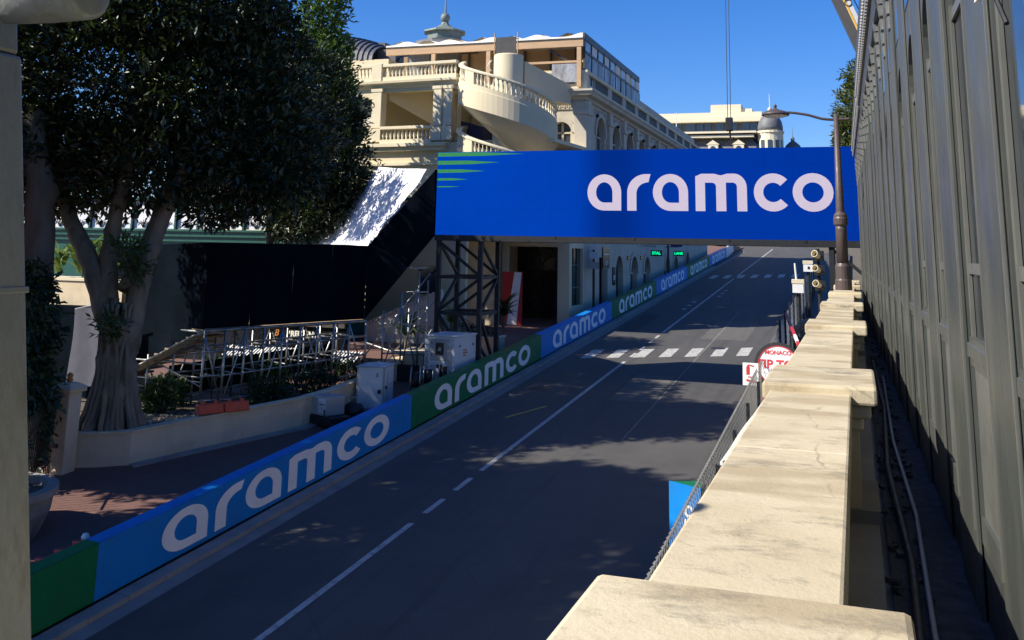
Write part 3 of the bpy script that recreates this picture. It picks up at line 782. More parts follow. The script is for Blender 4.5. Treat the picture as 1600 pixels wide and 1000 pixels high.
# --- spiral staircase
SC = Vector((-17.68, 50.6, 0))
RO = 2.72
def hz(t):                                   # rail height by turn angle: 0 = left landing, pi = right, 2pi = left again
    w = t % (2*math.pi); k = math.floor(t/(2*math.pi))
    d = 2.55*(w/math.pi) if w < math.pi else 2.55 + 1.1*((w-math.pi)/math.pi)
    return 17.58 - 3.65*k - d
def sp(t, r, z=0): return Vector((SC.x - r*math.cos(t), SC.y - r*math.sin(t), z))
MB().box((-20.34,48.2,8.3),(-14.7,51.99,8.6)).build('stair_landing', M['cream'], ho)
st = MB().lathe([(.82,8.61),(.82,17.72),(.80,17.80),(.0,17.81)], SC, 28, cap=False).build('spiral_stair_column', M['cream'], ho, smooth=True)
NS = 56
def helix(mb, t0, t1, prof, n):               # prof: (r, dz) closed
    rings = [[mb.v(sp(t0+(t1-t0)*k/n, r, hz(t0+(t1-t0)*k/n)+dz)) for r, dz in prof] for k in range(n+1)]
    L = len(prof)
    for k in range(n):
        for j in range(L): mb.F.append([rings[k][j], rings[k+1][j], rings[k+1][(j+1)%L], rings[k][(j+1)%L]])
    mb.F.append(rings[0][::-1]); mb.F.append(rings[-1])
    return mb
T1 = 3.05*math.pi
helix(MB(), 0, T1, [(RO-.22,-.15),(RO+.03,-.15),(RO+.05,-.08),(RO+.03,0),(RO-.22,0)], 90).build('spiral_stair_rail', M['cream_trim'], ho, smooth=False)
stringer = helix(MB(), 0, T1, [(RO-.2,-.80),(RO,-.80),(RO,-1.05),(RO+.03,-1.08),(RO+.03,-2.1),(RO-.25,-2.2)], 90).build('spiral_stair_stringer', M['cream'], ho)
helix(MB(), .15, T1, [(.8,-1.3),(RO-.2,-1.15),(RO+.0,-2.12),(2.0,-2.75),(1.3,-3.25),(.8,-3.5)], 90).build('spiral_stair_ramp', M['cream'], ho, smooth=False)
nb = int(T1*RO/.25)
for k in range(nb):
    t = (k+.5)*T1/nb
    if abs((t % (2*math.pi)) - 1.02) < .14: continue
    link_mesh('baluster', bal_me, stringer, Matrix.Translation(sp(t, RO-.1, hz(t)-.80)) @ Matrix.Diagonal((1, 1, 1.13, 1)))
for t in (1.02, 1.02+2*math.pi):
    helix(MB(), t-.14, t+.14, [(RO-.2,-.80),(RO,-.80),(RO,-.14),(RO-.2,-.14)], 6).build('spiral_stair_pier', M['cream'], ho)
# inner curved wall going up from the column to the roof terrace (right of the column)
mb = MB(); mb.hexa([(-17.1,51.3,15.6),(-16.9,51.1,15.6),(-15.2,54.6,15.6),(-15.4,54.8,15.6),(-17.1,51.3,17.55),(-16.9,51.1,17.55),(-15.2,54.6,16.7),(-15.4,54.8,16.7)]); mb.build('stair_flank_wall', M['cream'], ho)
MB().box((-18.3,50.1,17.82),(-17.1,50.14,18.75)).build('lattice_screen', M['stone_panel'], ho)
for x in (-18.35, -17.0): MB().tube([(x,50.1,17.8),(x,50.1,19.0)], .035, 6).build('lattice_post', M['wood'], ho)
MB().tube([(-18.55,50.2,16.9),(-18.72,50.1,17.2),(-18.55,50.2,17.5)], .03, 6).build('handrail', M['white'], ho)

# --- main block: front face at y=55 and street side at x=-14.5
fw = MB()
plate(fw, (-20.3, 55, 0), (1,0,0), (0,-1,0), rect(0, 5.8, 3.2, 16.0), [arch(4.42, 1.2, 11.2, 14.0, 12)], .35)
fw.build('front_wall', M['grey_stone'], ho)
sw = MB()
uar = [58.8 + 4.13*k - 55 for k in range(11)]
gop = [rect(3.6, 5.75, 3.4, 6.9), arch(9.1, 2.1, 3.8, 5.95, 10), arch(13.4, 2.3, 4.0, 5.8, 10), arch(17.9, 2.3, 4.4, 5.75, 10), arch(26.3, 2.4, 5.2, 5.8, 8), arch(30.3, 2.3, 5.3, 5.8, 8), arch(36.5, 2.4, 5.6, 6.1, 8)]
plate(sw, (-14.5, 55, 0), (0,1,0), (1,0,0), rect(0, 50, 3.0, 16.0), [arch(u, 2.3, 11.0, 14.15, 12) for u in uar] + gop, .38)
sw.build('street_wall', M['grey_stone'], ho)
MB().box((-20.2, 55.5, 3.0), (-15.0, 104.9, 15.9)).build('core', M['black'], ho)
MB().box((-30, 56.6, 3), (-20.3, 104.9, 16.4)).build('rear_block', M['cream'], ho)
def arched_window(O, U, N, uc, w, v0, vs, par):
    p = MB(); plate(p, Vector(O) - Vector(N)*.33, U, N, arch(uc, w-.02, v0, vs, 10), (), 0)
    o = p.build('window', M['window_glass'], par)
    f = MB(); U, N, O = Vector(U), Vector(N), Vector(O)
    def bx(u0, u1, z0, z1):
        f.hexa([O+U*u0-N*.32+Vector((0,0,z0)),O+U*u1-N*.32+Vector((0,0,z0)),O+U*u1-N*.24+Vector((0,0,z0)),O+U*u0-N*.24+Vector((0,0,z0)),O+U*u0-N*.32+Vector((0,0,z1)),O+U*u1-N*.32+Vector((0,0,z1)),O+U*u1-N*.24+Vector((0,0,z1)),O+U*u0-N*.24+Vector((0,0,z1))])
    bx(uc-.06, uc+.06, v0, vs+w/2-.03); bx(uc-w/2+.02, uc-w/2+.12, v0, vs+.12); bx(uc+w/2-.12, uc+w/2-.02, v0, vs+.12); bx(uc-w/2+.12, uc+w/2-.12, vs-.05, vs+.05)
    f.build('frame', M['grey_stone'], o)
    n = 12; a = MB()
    for k in range(n):
        for_ = []
        c0, c1 = math.pi*k/n, math.pi*(k+1)/n
        pts = []
        for (rad, out) in ((w/2+.02,.0),(w/2+.3,.0),(w/2+.3,.09),(w/2+.02,.09)):
            for c in (c0, c1): pts.append(O + U*(uc+rad*math.cos(c)) + N*(out+.003) + Vector((0,0,vs+rad*math.sin(c))))
        a.hexa([pts[0],pts[2],pts[3],pts[1],pts[6],pts[4],pts[5],pts[7]])
    a.build('archivolt', M['cream_trim'] if False else M['grey_stone'], o)
arched_window((-20.3,55,0), (1,0,0), (0,-1,0), 4.42, 1.2, 11.2, 14.0, ho)
for u in uar: arched_window((-14.5,55,0), (0,1,0), (1,0,0), u, 2.3, 11.0, 14.15, ho)
for (u, w, v0, vs) in ((13.4,2.3,4.0,5.8),(17.9,2.3,4.4,5.75),(26.3,2.4,5.2,5.8),(30.3,2.3,5.3,5.8),(36.5,2.4,5.6,6.1)):
    arched_window((-14.5,55,0), (0,1,0), (1,0,0), u, w, v0, vs, ho)
for u, w in ((4.68, 2.1), (9.1, 2.1)):        # open passages with an inner wall and handrail
    MB().box((-15.6,55+u-w/2,3.4),(-15.5,55+u+w/2,7)).build('passage_wall', M['cream'], ho)
    MB().bar((-15.05,55+u-w/2,5.3),(-15.05,55+u+w/2-.2,4.75),.05).build('handrail', M['black'], ho)
# pilasters, frieze panels, small lamps on the street side
for k in range(12):
    y = 55.35 + 4.13*k + (0 if k else .0) - (0 if k else -.05)
    if k: y = 55 + uar[min(k,10)] - 2.06 if k <= 10 else 55 + uar[10] + 2.06
    MB().box((-14.497, y-.42, 10.6), (-14.28, y+.42, 15.0)).build('pilaster', M['grey_stone'], ho, bevel=.02)
    MB().box((-14.498, y-.5, 15.0), (-14.2, y+.5, 15.28)).build('pilaster_capital', M['grey_stone'], ho, bevel=.03)
    MB().box((-14.498, y-.36, 15.281), (-14.25, y+.36, 15.84)).build('bracket', M['grey_stone'], ho)
    MB().lathe([(.01,-.12),(.1,-.06),(.12,.02),(.06,.1),(.01,.13)], (-14.05, y+.9, 15.1), 8).build('wall_lamp', M['black'], ho, smooth=True)
for k, u in enumerate(uar):
    p = MB().box((-14.497, 55+u-1.4, 15.36), (-14.44, 55+u+1.4, 15.78)).build('frieze_panel', M['grey_stone'], ho, bevel=.02)
    MB().box((-14.438, 55+u-1.2, 15.44), (-14.42, 55+u+1.2, 15.70)).build('relief', M['concrete'], p)
# front face: corner pilaster, frieze, spandrel relief
MB().box((-15.05, 54.72, 10.6), (-14.3, 54.997, 15.0)).build('corner_pilaster', M['grey_stone'], ho, bevel=.02)
MB().box((-15.12, 54.66, 15.0), (-14.24, 54.998, 15.28)).build('pilaster_capital', M['grey_stone'], ho, bevel=.03)
p = MB().box((-18.9, 54.92, 15.33), (-15.2, 54.997, 15.80)).build('frieze_panel', M['grey_stone'], ho, bevel=.02)
rl = MB()
for k in range(26): rl.lathe([(.02,-.02),(.10,0),(.07,.06),(.01,.08)], (0,0,0), 6) if False else rl.box((-18.7+k*.135, 54.88, 15.42+.05*(k%2)), (-18.62+k*.135, 54.919, 15.68-.06*(k%3)))
rl.build('relief', M['grey_stone'], p)
# cornice and roof balustrade, turning the corner
path = [(-18.6, 55), (-14.5, 55), (-14.5, 105)]
sweep(MB(), path, [(0,15.85),(.12,15.88),(.2,16.02),(.48,16.12),(.55,16.3),(.62,16.34),(.62,16.46),(0,16.5)]).build('cornice', M['grey_stone'], ho)
sweep(MB(), path, [(-.3,16.5),(.16,16.5),(.16,16.82),(-.3,16.82)]).build('parapet_plinth', M['cream_trim'], ho)
sweep(MB(), path, [(-.3,17.42),(.18,17.42),(.22,17.5),(.22,17.62),(-.3,17.64)]).build('parapet_rail', M['cream_trim'], ho)
bb_ = MB().box((-15.05, 54.83, 16.82), (-14.32, 55.25, 17.419)).build('corner_pedestal', M['cream_trim'], ho)
for k in range(13): link_mesh('baluster', bal_me, bb_, Matrix.Translation((-18.3+k*.26, 55.0, 16.82)) @ Matrix.Diagonal((1,1,1.03,1)))
for k in range(11):
    y = 55 + uar[k] - 2.06
    if k: MB().box((-14.75, y-.5, 16.82), (-14.36, y+.5, 17.419)).build('roof_pedestal', M['grey_stone'], ho)
    y0 = y + (.5 if k else .45)
    MB().box((-14.66, y0+.08, 16.86), (-14.46, 55+uar[k]+1.5, 17.38)).build('parapet_panel', M['stone_panel'], ho)
    MB().box((-14.68, y0, 16.825), (-14.44, y0+.08, 17.41)).build('panel_edge', M['grey_stone'], ho)
# --- lower entrance block under the screen
eb = MB()
plate(eb, (-18.3, 52.0, 0), (1,0,0), (0,-1,0), rect(0, 3.8, 2.9, 10.4), [rect(.28, 3.15, 2.95, 7.45)], .4)
eb.build('entrance_wall', M['cream'], ho)
es = MB()
plate(es, (-14.5, 52.0, 0), (0,1,0), (1,0,0), rect(0, 2.998, 2.9, 10.4), [rect(.5, 2.8, 4.35, 7.4)], .25)
es.build('entrance_side_wall', M['cream'], ho)
MB().box((-18.29,54.6,3),(-14.8,54.9,10.3)).build('entrance_back', M['black_gloss'], ho)
MB().box((-18.3,52.1,10.4),(-14.5,54.99,10.6)).build('entrance_roof', M['concrete'], ho)
MB().box((-14.72,52.5,4.35),(-14.66,54.8,7.4)).build('shop_window', M['glass_dark'], ho)
for y in (53.2, 54.0): MB().box((-14.655,y-.03,4.35),(-14.60,y+.03,7.4)).build('shop_mullion', M['green_paint'], ho)
for z in (5.3, 6.5): MB().box((-14.655,52.5,z-.025),(-14.61,54.8,z+.025)).build('shop_transom', M['green_paint'], ho)
mb = MB(); plate(mb, (-16.1,54.55,0), (1,0,0), (0,-1,0), arch(0,1.3,3.1,6.2,10), (), 0); mb.build('inner_door', M['glass_dark'], ho)
ns = MB().lathe([(.16,-.01),(.16,.01)], (0,0,0), 16); nsm = ns.mesh('no_entry_disc', M['red']); link_mesh('door_roundel', nsm, ho, Matrix.Translation((-15.75,54.5,5.2)) @ Matrix.Rotation(math.pi/2,4,'X'))
ns = MB().lathe([(.11,-.012),(.11,.012)], (0,0,0), 16); link_mesh('roundel_face', ns.mesh('roundel_face', M['black']), ho, Matrix.Translation((-15.75,54.495,5.2)) @ Matrix.Rotation(math.pi/2,4,'X'))
MB().box((-20.35, 51.0, 3), (-18.31, 51.5, 12.5)).build('link_wall', M['cream'], ho)
MB().box((-22.4, 50.6, 3), (-20.36, 50.9, 11)).build('link_wall', M['cream'], ho)
# --- roof terrace tents
tx0, tx1, ty0, ty1 = -27.2, -14.5, 54.6, 70.6
MB().box((tx0,ty0,19.0),(tx1,ty0+.2,19.42)).build('tent_beam', M['wood'], ho)
MB().box((tx0,ty0-.03,19.42),(tx1+.05,ty0+.2,19.56)).build('tent_fascia', M['crane_dark'], ho)
MB().box((tx1-.15,ty0+.2,19.45),(tx1+.05,ty1,19.85)).build('tent_fascia', M['crane_dark'], ho)
mb = MB()
nx, ny = 26, 16
def tz(i, j):
    x = i/nx; ph = math.sin(x*math.pi*7)**2
    return 19.57 + .30*ph + .3*math.sin(math.pi*j/ny)
ids = [[mb.v((tx0+(tx1-tx0)*i/nx, ty0+.1+(ty1-ty0)*.45*j/ny, tz(i,j))) for j in range(ny+1)] for i in range(nx+1)]
for i in range(nx):
    for j in range(ny): mb.F.append([ids[i][j],ids[i+1][j],ids[i+1][j+1],ids[i][j+1]])
mb.build('tent_roof', M['tent'], ho, smooth=True)
mb = MB()
for i in range(nx*4):
    za, zc = (.10 + .20*abs(math.sin(q*math.pi*4.5))**4 for q in (i/nx/4, (i+1)/nx/4))
    xa, xc = tx0+(tx1-tx0)*i/nx/4, tx0+(tx1-tx0)*(i+1)/nx/4
    mb.hexa([(xa,ty0-.06,19.5),(xc,ty0-.06,19.5),(xc,ty0-.035,19.5),(xa,ty0-.035,19.5),(xa,ty0-.06,19.5+za),(xc,ty0-.06,19.5+zc),(xc,ty0-.035,19.5+zc),(xa,ty0-.035,19.5+za)])
mb.build('tent_valance', M['tent'], ho)
MB().box((tx0,ty0+2.6,16.5),(tx1-.6,ty0+2.8,19.4)).build('tent_back', M['wood_dim'], ho)
MB().box((tx0,ty0+.3,16.5),(tx1-.6,ty1,16.62)).build('roof_deck', M['wood_dim'], ho)
for x in (-26.8,-24.4,-22.6,-20.6,-18.9,-17.2,-15.6): MB().box((x-.05,ty0+2.4,16.6),(x+.05,ty0+2.58,19.4)).build('tent_mullion', M['stone_panel'], ho)
for x in (-24, -20.4, -14.75): MB().box((x-.13,ty0+.02,16.6),(x+.13,ty0+.19,18.99)).build('tent_post', M['wood'], ho)
MB().box((-18.6,ty0+.05,18.05),(tx1,ty0+.15,18.18)).build('tent_rail', M['wood'], ho)
MB().bar((-16.6,ty0+.3,18.9),(-15.5,ty0+.5,18.2),.12).build('tent_brace', M['stone_panel'], ho)
MB().box((-16.4,ty0+.08,16.9),(-14.9,ty0+.11,18.0)).build('curtain', M['plastic_sheet'], ho)
MB().box((-18.6,ty0+.3,16.9),(-16.5,ty0+.33,17.7)).build('lattice', mat('ochre_lattice', (.42,.27,.09), .8, .3, 8), ho)
MB().box((tx1-.2,ty0+.2,19.0),(tx1+.03,ty0+.5,19.45)).build('tent_corner', M['crane_dark'], ho)
y = ty0+.5; k = 0
while y < ty1-.4:
    mb = MB(); n_ = 10
    pts = [(tx1-.05+.05*math.sin(j*1.9+k), y+1.55*j/n_) for j in range(n_+1)]
    for (a0,b0),(a1,b1) in zip(pts, pts[1:]): mb.face([(a0,b0,16.7),(a1,b1,16.7),(a1+.02,b1,18.7),(a0+.02,b0,18.7)])
    mb.build('curtain', M['plastic_sheet'], ho, smooth=True)
    MB().box((tx1-.1,y-.06,16.6),(tx1+.02,y,19.45)).build('tent_post', M['crane_dark'], ho)
    mb = MB(); mb.face([(tx1-.04,y+.05,18.85),(tx1-.04,y+1.4,18.85),(tx1-.02,y+1.4,19.43),(tx1-.02,y+.05,19.43)]); mb.build('curtain', M['tent'] if k % 2 else M['plastic_sheet'], ho)
    y += 1.6; k += 1
MB().box((tx1-.1,ty0+.5,18.71),(tx1+.04,ty1,18.83)).build('tent_transom', M['crane_dark'], ho)
MB().box((-19,71.5,16.5),(-14.9,100,18.5)).build('attic', M['grey_stone'], ho)
for y in (73.5, 75.5, 77.5, 79.5, 82): MB().box((-14.9,y-.5,16.9),(-14.84,y+.5,18.1)).build('attic_window', M['cream_trim'], ho)
# --- metal roofs behind: barrel vaults and lantern
def vault(x0, x1, y, zb, h, depth, ribs):
    b = MB(); prof = [(depth*(1-math.cos(a*math.pi/2/8)), zb + h*math.sin(a*math.pi/2/8)) for a in range(9)]
    pr = [(y + d, z) for d, z in prof]
    for i in range(ribs):
        xa, xb = x0+(x1-x0)*i/ribs, x0+(x1-x0)*(i+1)/ribs
        sh = lambda x: 1 - .45*max(0, (x-x0)/(x1-x0))**2
        for (ya,za),(yb,zb_) in zip(pr, pr[1:]):
            f = lambda x, z: zb + (z-zb)*sh(x)
            b.face([(xa,ya,f(xa,za)),(xb,ya,f(xb,za)),(xb,yb,f(xb,zb_)),(xa,yb,f(xa,zb_))])
    o = b.build('vault_roof', M['zinc'], ho, smooth=True)
    for i in range(ribs+1):
        xa = x0+(x1-x0)*i/ribs; sh = 1 - .45*max(0,(xa-x0)/(x1-x0))**2
        MB().tube([(xa,yy-.03,zb+(zz-zb)*sh+.03) for yy, zz in pr], .05, 5).build('standing_seam', M['zinc'], o)
vault(-34.0, -29.4, 57.0, 19.3, 2.3, 3.0, 12)
vault(-29.5, -28.2, 58.5, 19.3, 1.3, 2.5, 4)
MB().box((-29.6,58.2,16.5),(-28.3,60,20.2)).build('vault_end', M['zinc'], ho)
MB().box((-33.9,59.2,19.3),(-29.6,60,20.9)).build('vault_back', M['zinc'], ho)
MB().box((-34,57.0,16.5),(-28.2,60,19.29)).build('vault_wall', M['cream'], ho)
la = Vector((-24.98, 58.6, 0))
MB().lathe([(2.4,16.6),(2.4,19.9),(2.0,20.35),(2.0,20.45)], la, 8).build('lantern_base', M['slate'], ho)
MB().lathe([(1.45,20.45),(1.45,20.62),(1.2,20.64),(1.2,21.1),(1.45,21.15),(1.42,21.25),(.55,21.55),(.3,21.75),(.22,21.9)], la, 8).build('lantern', M['copper'], ho)
MB().lathe([(.02,-.34),(.22,-.27),(.34,0),(.22,.27),(.02,.34)], la + Vector((0,0,22.2)), 14).build('lantern_ball', M['copper'], ho, smooth=True)
MB().lathe([(.09,22.5),(.05,23.4),(.02,25.6)], la, 6).build('spire', M['copper'], ho)

# ------------------------------------------------------------------ far building on the square
fb = thing('far_corner_building', 'pale cream building with slate mansard and domed corner turret beyond the gantry', 'building', (-18, 152, rz(150)))
MB().box((-31,150.5,8),(-9.7,170,22.0)).build('body', M['far_white'], fb)
mb = MB(); mb.hexa([(-31,150.5,22),(-12.9,150.5,22),(-12.9,168,22),(-31,168,22),(-31,152.0,24.4),(-14.0,152.0,24.4),(-14.0,168,24.4),(-31,168,24.4)]); mb.build('mansard', M['slate'], fb)
for x in (-19.6, -15.8):
    d = MB().box((x-.75,150.2,22.0),(x+.75,151.8,23.3)).build('dormer', M['far_white'], fb)
    mb = MB(); mb.face([(x-1.0,150.15,23.3),(x+1.0,150.15,23.3),(x,150.15,24.0)]); mb.face([(x-1.0,150.15,23.3),(x,150.15,24.0),(x,151.8,24.0),(x-1.0,151.8,23.3)]); mb.face([(x+1.0,150.15,23.3),(x+1.0,151.8,23.3),(x,151.8,24.0),(x,150.15,24.0)]); mb.build('pediment', M['far_white'], d)
    mb = MB(); plate(mb,(x,150.17,0),(1,0,0),(0,-1,0),arch(0,.8,22.05,22.7,8),(),0); mb.build('pane', M['window_glass'], d)
MB().box((-31,150.3,24.4),(-13.6,153,24.75)).build('ledge', M['far_white'], fb)
MB().box((-31,150.0,25.0),(-13.2,153,25.3)).build('balcony', M['far_white'], fb)
MB().box((-30.5,153.2,24.7),(-12.9,166,27.2)).build('attic', M['crane_dark'], fb)
for k, (x0, x1) in enumerate(((-30,-28.4),(-28.2,-26.6),(-26.4,-24.8),(-24.2,-22.6),(-22.4,-21.4),(-21.2,-20.2),(-19.6,-18.2),(-17.6,-16.2),(-15.6,-14.4),(-14.3,-13.2))):
    w_ = MB().box((x0,153.05,25.3),(x1,153.19,26.9)).build('window', M['window_glass'], fb)
    MB().box((x0-.06,153.0,26.9),(x1+.06,153.18,27.0)).build('frame', M['crane_dark'], w_)
MB().box((-31,152.0,27.0),(-11.6,166,27.75)).build('roof_slab', M['far_white'], fb)
MB().box((-31,152.6,27.75),(-12.5,166,28.5)).build('parapet', M['far_white'], fb)
MB().box((-20.2,153,28.5),(-15.6,163,29.75)).build('penthouse', M['far_white'], fb)
MB().box((-15.6,153.4,28.5),(-14.0,163,29.1)).build('penthouse', M['far_white'], fb)
tc = Vector((-11.25,151.8,0))
MB().lathe([(1.85,8),(1.85,24.9),(2.0,25.0),(2.0,25.3),(1.8,25.35)], tc, 20).build('turret', M['far_white'], fb, smooth=False)
for k in range(5):
    a = -math.pi*.12 - k*math.pi*.19
    mb = MB(); mb.box((-.3,-.06,22.4),(.3,.06,23.9)); 
    link_mesh('turret_window', mb.mesh('turret_window', M['window_glass']), fb, Matrix.Translation(tc) @ Matrix.Rotation(a+math.pi/2,4,'Z') @ Matrix.Translation((0,-1.84,0)))
MB().lathe([(1.82,25.35),(1.85,25.9),(1.7,26.7),(1.3,27.45),(.7,27.95),(.25,28.15),(.2,28.3)], tc, 20).build('dome', M['slate'], fb, smooth=True)
MB().lathe([(.02,28.25),(.26,28.4),(.34,28.65),(.22,28.9),(.05,29.0),(.03,31)], tc, 10).build('finial', M['far_grey'], fb, smooth=True)
td = Vector((-8.3,156,0))
MB().lathe([(1.3,8),(1.3,22.3),(1.35,22.9),(1.05,23.6),(.5,24.1),(.25,24.3),(.3,24.6),(.05,25),(.02,26.6)], td, 16).build('small_dome', M['slate'], fb, smooth=True)
tag(MB().lathe([(.09,24.7),(.05,28.2),(.02,28.3)], (-25.0,149.9,0), 8).build('flagpole', M['white']), 'white flagpole on the ledge of the far cream building', 'flagpole')

# ------------------------------------------------------------------ planting helpers
def leaf_mesh(name, mat_, P, D, L, W, fold=.25, rs=None):
    """P base points, D unit directions, L lengths, W widths: one folded diamond leaf each"""
    n = len(P)
    up = np.tile(np.array([0., 0., 1.]), (n, 1)) + rs.normal(0, .6, (n, 3))
    side = np.cross(D, up); side /= np.linalg.norm(side, axis=1)[:, None] + 1e-9
    nor = np.cross(side, D)
    L = L[:, None]; W = W[:, None]
    mid = P + D*L*.5
    a = mid + side*W*.5 + nor*W*fold; b = mid - side*W*.5 + nor*W*fold
    tip = P + D*L - nor*L*.10
    V = np.stack([P, a, tip, b], 1).reshape(-1, 3)
    i = np.arange(n)*4
    T = np.stack([i, i+1, i+2, i, i+2, i+3], 1).reshape(-1)
    me = bpy.data.meshes.new(name)
    me.vertices.add(len(V)); me.vertices.foreach_set('co', V.astype(np.float32).ravel())
    me.loops.add(len(T)); me.loops.foreach_set('vertex_index', T.astype(np.int32))
    me.polygons.add(n*2); me.polygons.foreach_set('loop_start', np.arange(0, n*6, 3, dtype=np.int32))
    try: me.polygons.foreach_set('loop_total', np.full(n*2, 3, dtype=np.int32))
    except Exception: pass
    me.materials.append(mat_); me.update(calc_edges=True); me.validate()
    return me

def foliage(clumps, n_tips, per, L, seed, shell=.55, droop=0., wid=.36):
    """rosettes of leaves on the outer part of a set of ellipsoids (cx,cy,cz,rx,ry,rz)"""
    rs = np.random.RandomState(seed)
    C = np.array(clumps, float); vol = (C[:, 3]*C[:, 4]*C[:, 5])**(2/3.); pr = vol/vol.sum()
    k = rs.choice(len(C), n_tips, p=pr)
    d = rs.normal(size=(n_tips, 3)); d /= np.linalg.norm(d, axis=1)[:, None]
    rad = (shell + (1-shell)*rs.rand(n_tips)**.6)
    lump = 1 + .14*np.sin(d[:, 0]*7 + k) * np.sin(d[:, 2]*6 + 2*k) + rs.normal(0, .05, n_tips)
    P = C[k, :3] + d*C[k, 3:]*(rad*lump)[:, None]
    P = np.repeat(P, per, 0); d = np.repeat(d, per, 0)
    n = len(P)
    D = d*.75 + rs.normal(0, .62, (n, 3)) + np.array([0, 0, .25 - droop]); D /= np.linalg.norm(D, axis=1)[:, None]
    P = P + rs.normal(0, .07*L/.16, (n, 3))
    l = L*(.6 + .8*rs.rand(n))
    return P, D, l, l*wid*(.8 + .5*rs.rand(n)), rs

def limb(mb, pts, r0_, r1_, n=10, seed=0, wob=.12, seg=6):
    """smooth tapered limb through points"""
    P = [Vector(p) for p in pts]; out = []; rg = random.Random(seed)
    m = len(P) - 1
    for i in range(m):
        a, b, c, d = P[max(i-1,0)], P[i], P[i+1], P[min(i+2,m)]
        for k in range(seg):
            t = k/seg
            out.append(.5*((2*b) + (-a+c)*t + (2*a-5*b+4*c-d)*t*t + (-a+3*b-3*c+d)*t**3))
    out.append(P[-1]); N_ = len(out) - 1
    out = [p + Vector((rg.uniform(-1,1), rg.uniform(-1,1), 0))*r1_*.18*(0 < j < N_) for j, p in enumerate(out)]
    mb.tube(out, [(r0_ + (r1_-r0_)*j/N_)*(1 + (rg.uniform(-.11,.11) if wob else 0)) for j in range(N_+1)], n, wob=wob, seed=seed)
    return mb

def tree(name, label, base, limbs, clumps, n_tips, per, L, mat_, bark, seed, shell=.5, group=None, extra=None):
    t = thing(name, label, 'tree', base, group)
    mb = MB()
    for k, (pts, a, b) in enumerate(limbs): limb(mb, pts, a, b, 12, seed+k)
    if extra: extra(mb)
    mb.build('trunk', bark, t, smooth=True)
    P, D, l, w, rs = foliage(clumps, n_tips, per, L, seed, shell)
    link_mesh('crown', leaf_mesh('crown', mat_, P, D, l, w, rs=rs), t)
    return t

# ------------------------------------------------------------------ left garden: wall, soil, trees
SOIL = .74
def soil(y): return rz(y) + .74 - .56*min(1, max(0, (y-25)/4))
wp = [(-20.0,21.9),(-19.0,22.35),(-18.3,22.8),(-17.48,24.9),(-16.75,26.6),(-16.19,27.9),(-15.95,29.4),(-15.9,31.2),(-16.0,33.4)]
gw = thing('garden_wall', 'low cream rendered planter wall with sunlit face behind the brick pavement', 'wall', (-18, 24, rz(24)))
for k in range(len(wp)-1):
    (xa, ya), (xb, yb) = wp[k], wp[k+1]
    d = (Vector((xb,yb))-Vector((xa,ya))).normalized(); nn = Vector((-d.y, d.x))*.24
    a = MB(); a.hexa([(xa,ya,rz(ya)),(xb,yb,rz(yb)),(xb+nn.x,yb+nn.y,rz(yb)),(xa+nn.x,ya+nn.y,rz(ya)),(xa,ya,rz(ya)+.93),(xb,yb,rz(yb)+.93),(xb+nn.x,yb+nn.y,rz(yb)+.93),(xa+nn.x,ya+nn.y,rz(ya)+.93)])
    a.build('wall_section', M['wall_cream'], gw)
    a = MB(); o = -nn*.18; a.hexa([(xa+o.x,ya+o.y,rz(ya)+.932),(xb+o.x,yb+o.y,rz(yb)+.932),(xb+nn.x*1.1,yb+nn.y*1.1,rz(yb)+.932),(xa+nn.x*1.1,ya+nn.y*1.1,rz(ya)+.932),(xa+o.x,ya+o.y,rz(ya)+.98),(xb+o.x,yb+o.y,rz(yb)+.98),(xb+nn.x*1.1,yb+nn.y*1.1,rz(yb)+.98),(xa+nn.x*1.1,ya+nn.y*1.1,rz(ya)+.98)])
    a.build('wall_coping', M['wall_cream'], gw)
sb = MB(); rgs = random.Random(3)
wq = [(x-.12, y+.1) for x, y in wp]
for (xa, ya), (xb, yb) in zip(wq, wq[1:]):
    xs = [-30, -26, -23, -21]
    ra_ = [sb.v((x, ya, soil(ya)+rgs.uniform(-.04,.04))) for x in xs] + [sb.v((xa, ya, soil(ya)))]
    rb_ = [sb.v((x, yb, soil(yb)+rgs.uniform(-.04,.04))) for x in xs] + [sb.v((xb, yb, soil(yb)))]
    for j in range(4): sb.F.append([ra_[j], ra_[j+1], rb_[j+1], rb_[j]])
sl_ = sb.build('garden_soil', M['soil']); tag(sl_, kind='structure')
peb = MB()
for k in range(420):
    t = rgs.random(); a, b = wp[1], wp[4]; y = a[1]+(b[1]-a[1])*t + .3; x = a[0]+(b[0]-a[0])*t - .35 - rgs.random()**1.6*2.4; s_ = rgs.uniform(.02,.075)
    peb.lathe([(s_*.3,-s_*.5),(s_,0),(s_*.4,s_*.55)], (x, y, soil(y)+s_*.3), 5)
tag(peb.build('bark_chips', mat('pale_chips', (.45,.36,.22), .9, .4, 8)), 'pale chips and stones scattered on the soil under the fig tree', 'gravel', kind='stuff')
# pale kerb line at the wall foot
ks = MB()
for (xa, ya), (xb, yb) in zip(wp[2:6], wp[3:7]):
    ks.hexa([(xa+.02,ya-.02,rz(ya)+.1),(xa+.30,ya-.16,rz(ya)+.1),(xb+.30,yb-.16,rz(yb)+.1),(xb+.02,yb-.02,rz(yb)+.1),(xa+.02,ya-.02,rz(ya)+.165),(xa+.30,ya-.16,rz(ya)+.165),(xb+.30,yb-.16,rz(yb)+.165),(xb+.02,yb-.02,rz(yb)+.165)])
tag(ks.build('wall_foot_kerb', M['concrete']), kind='structure')

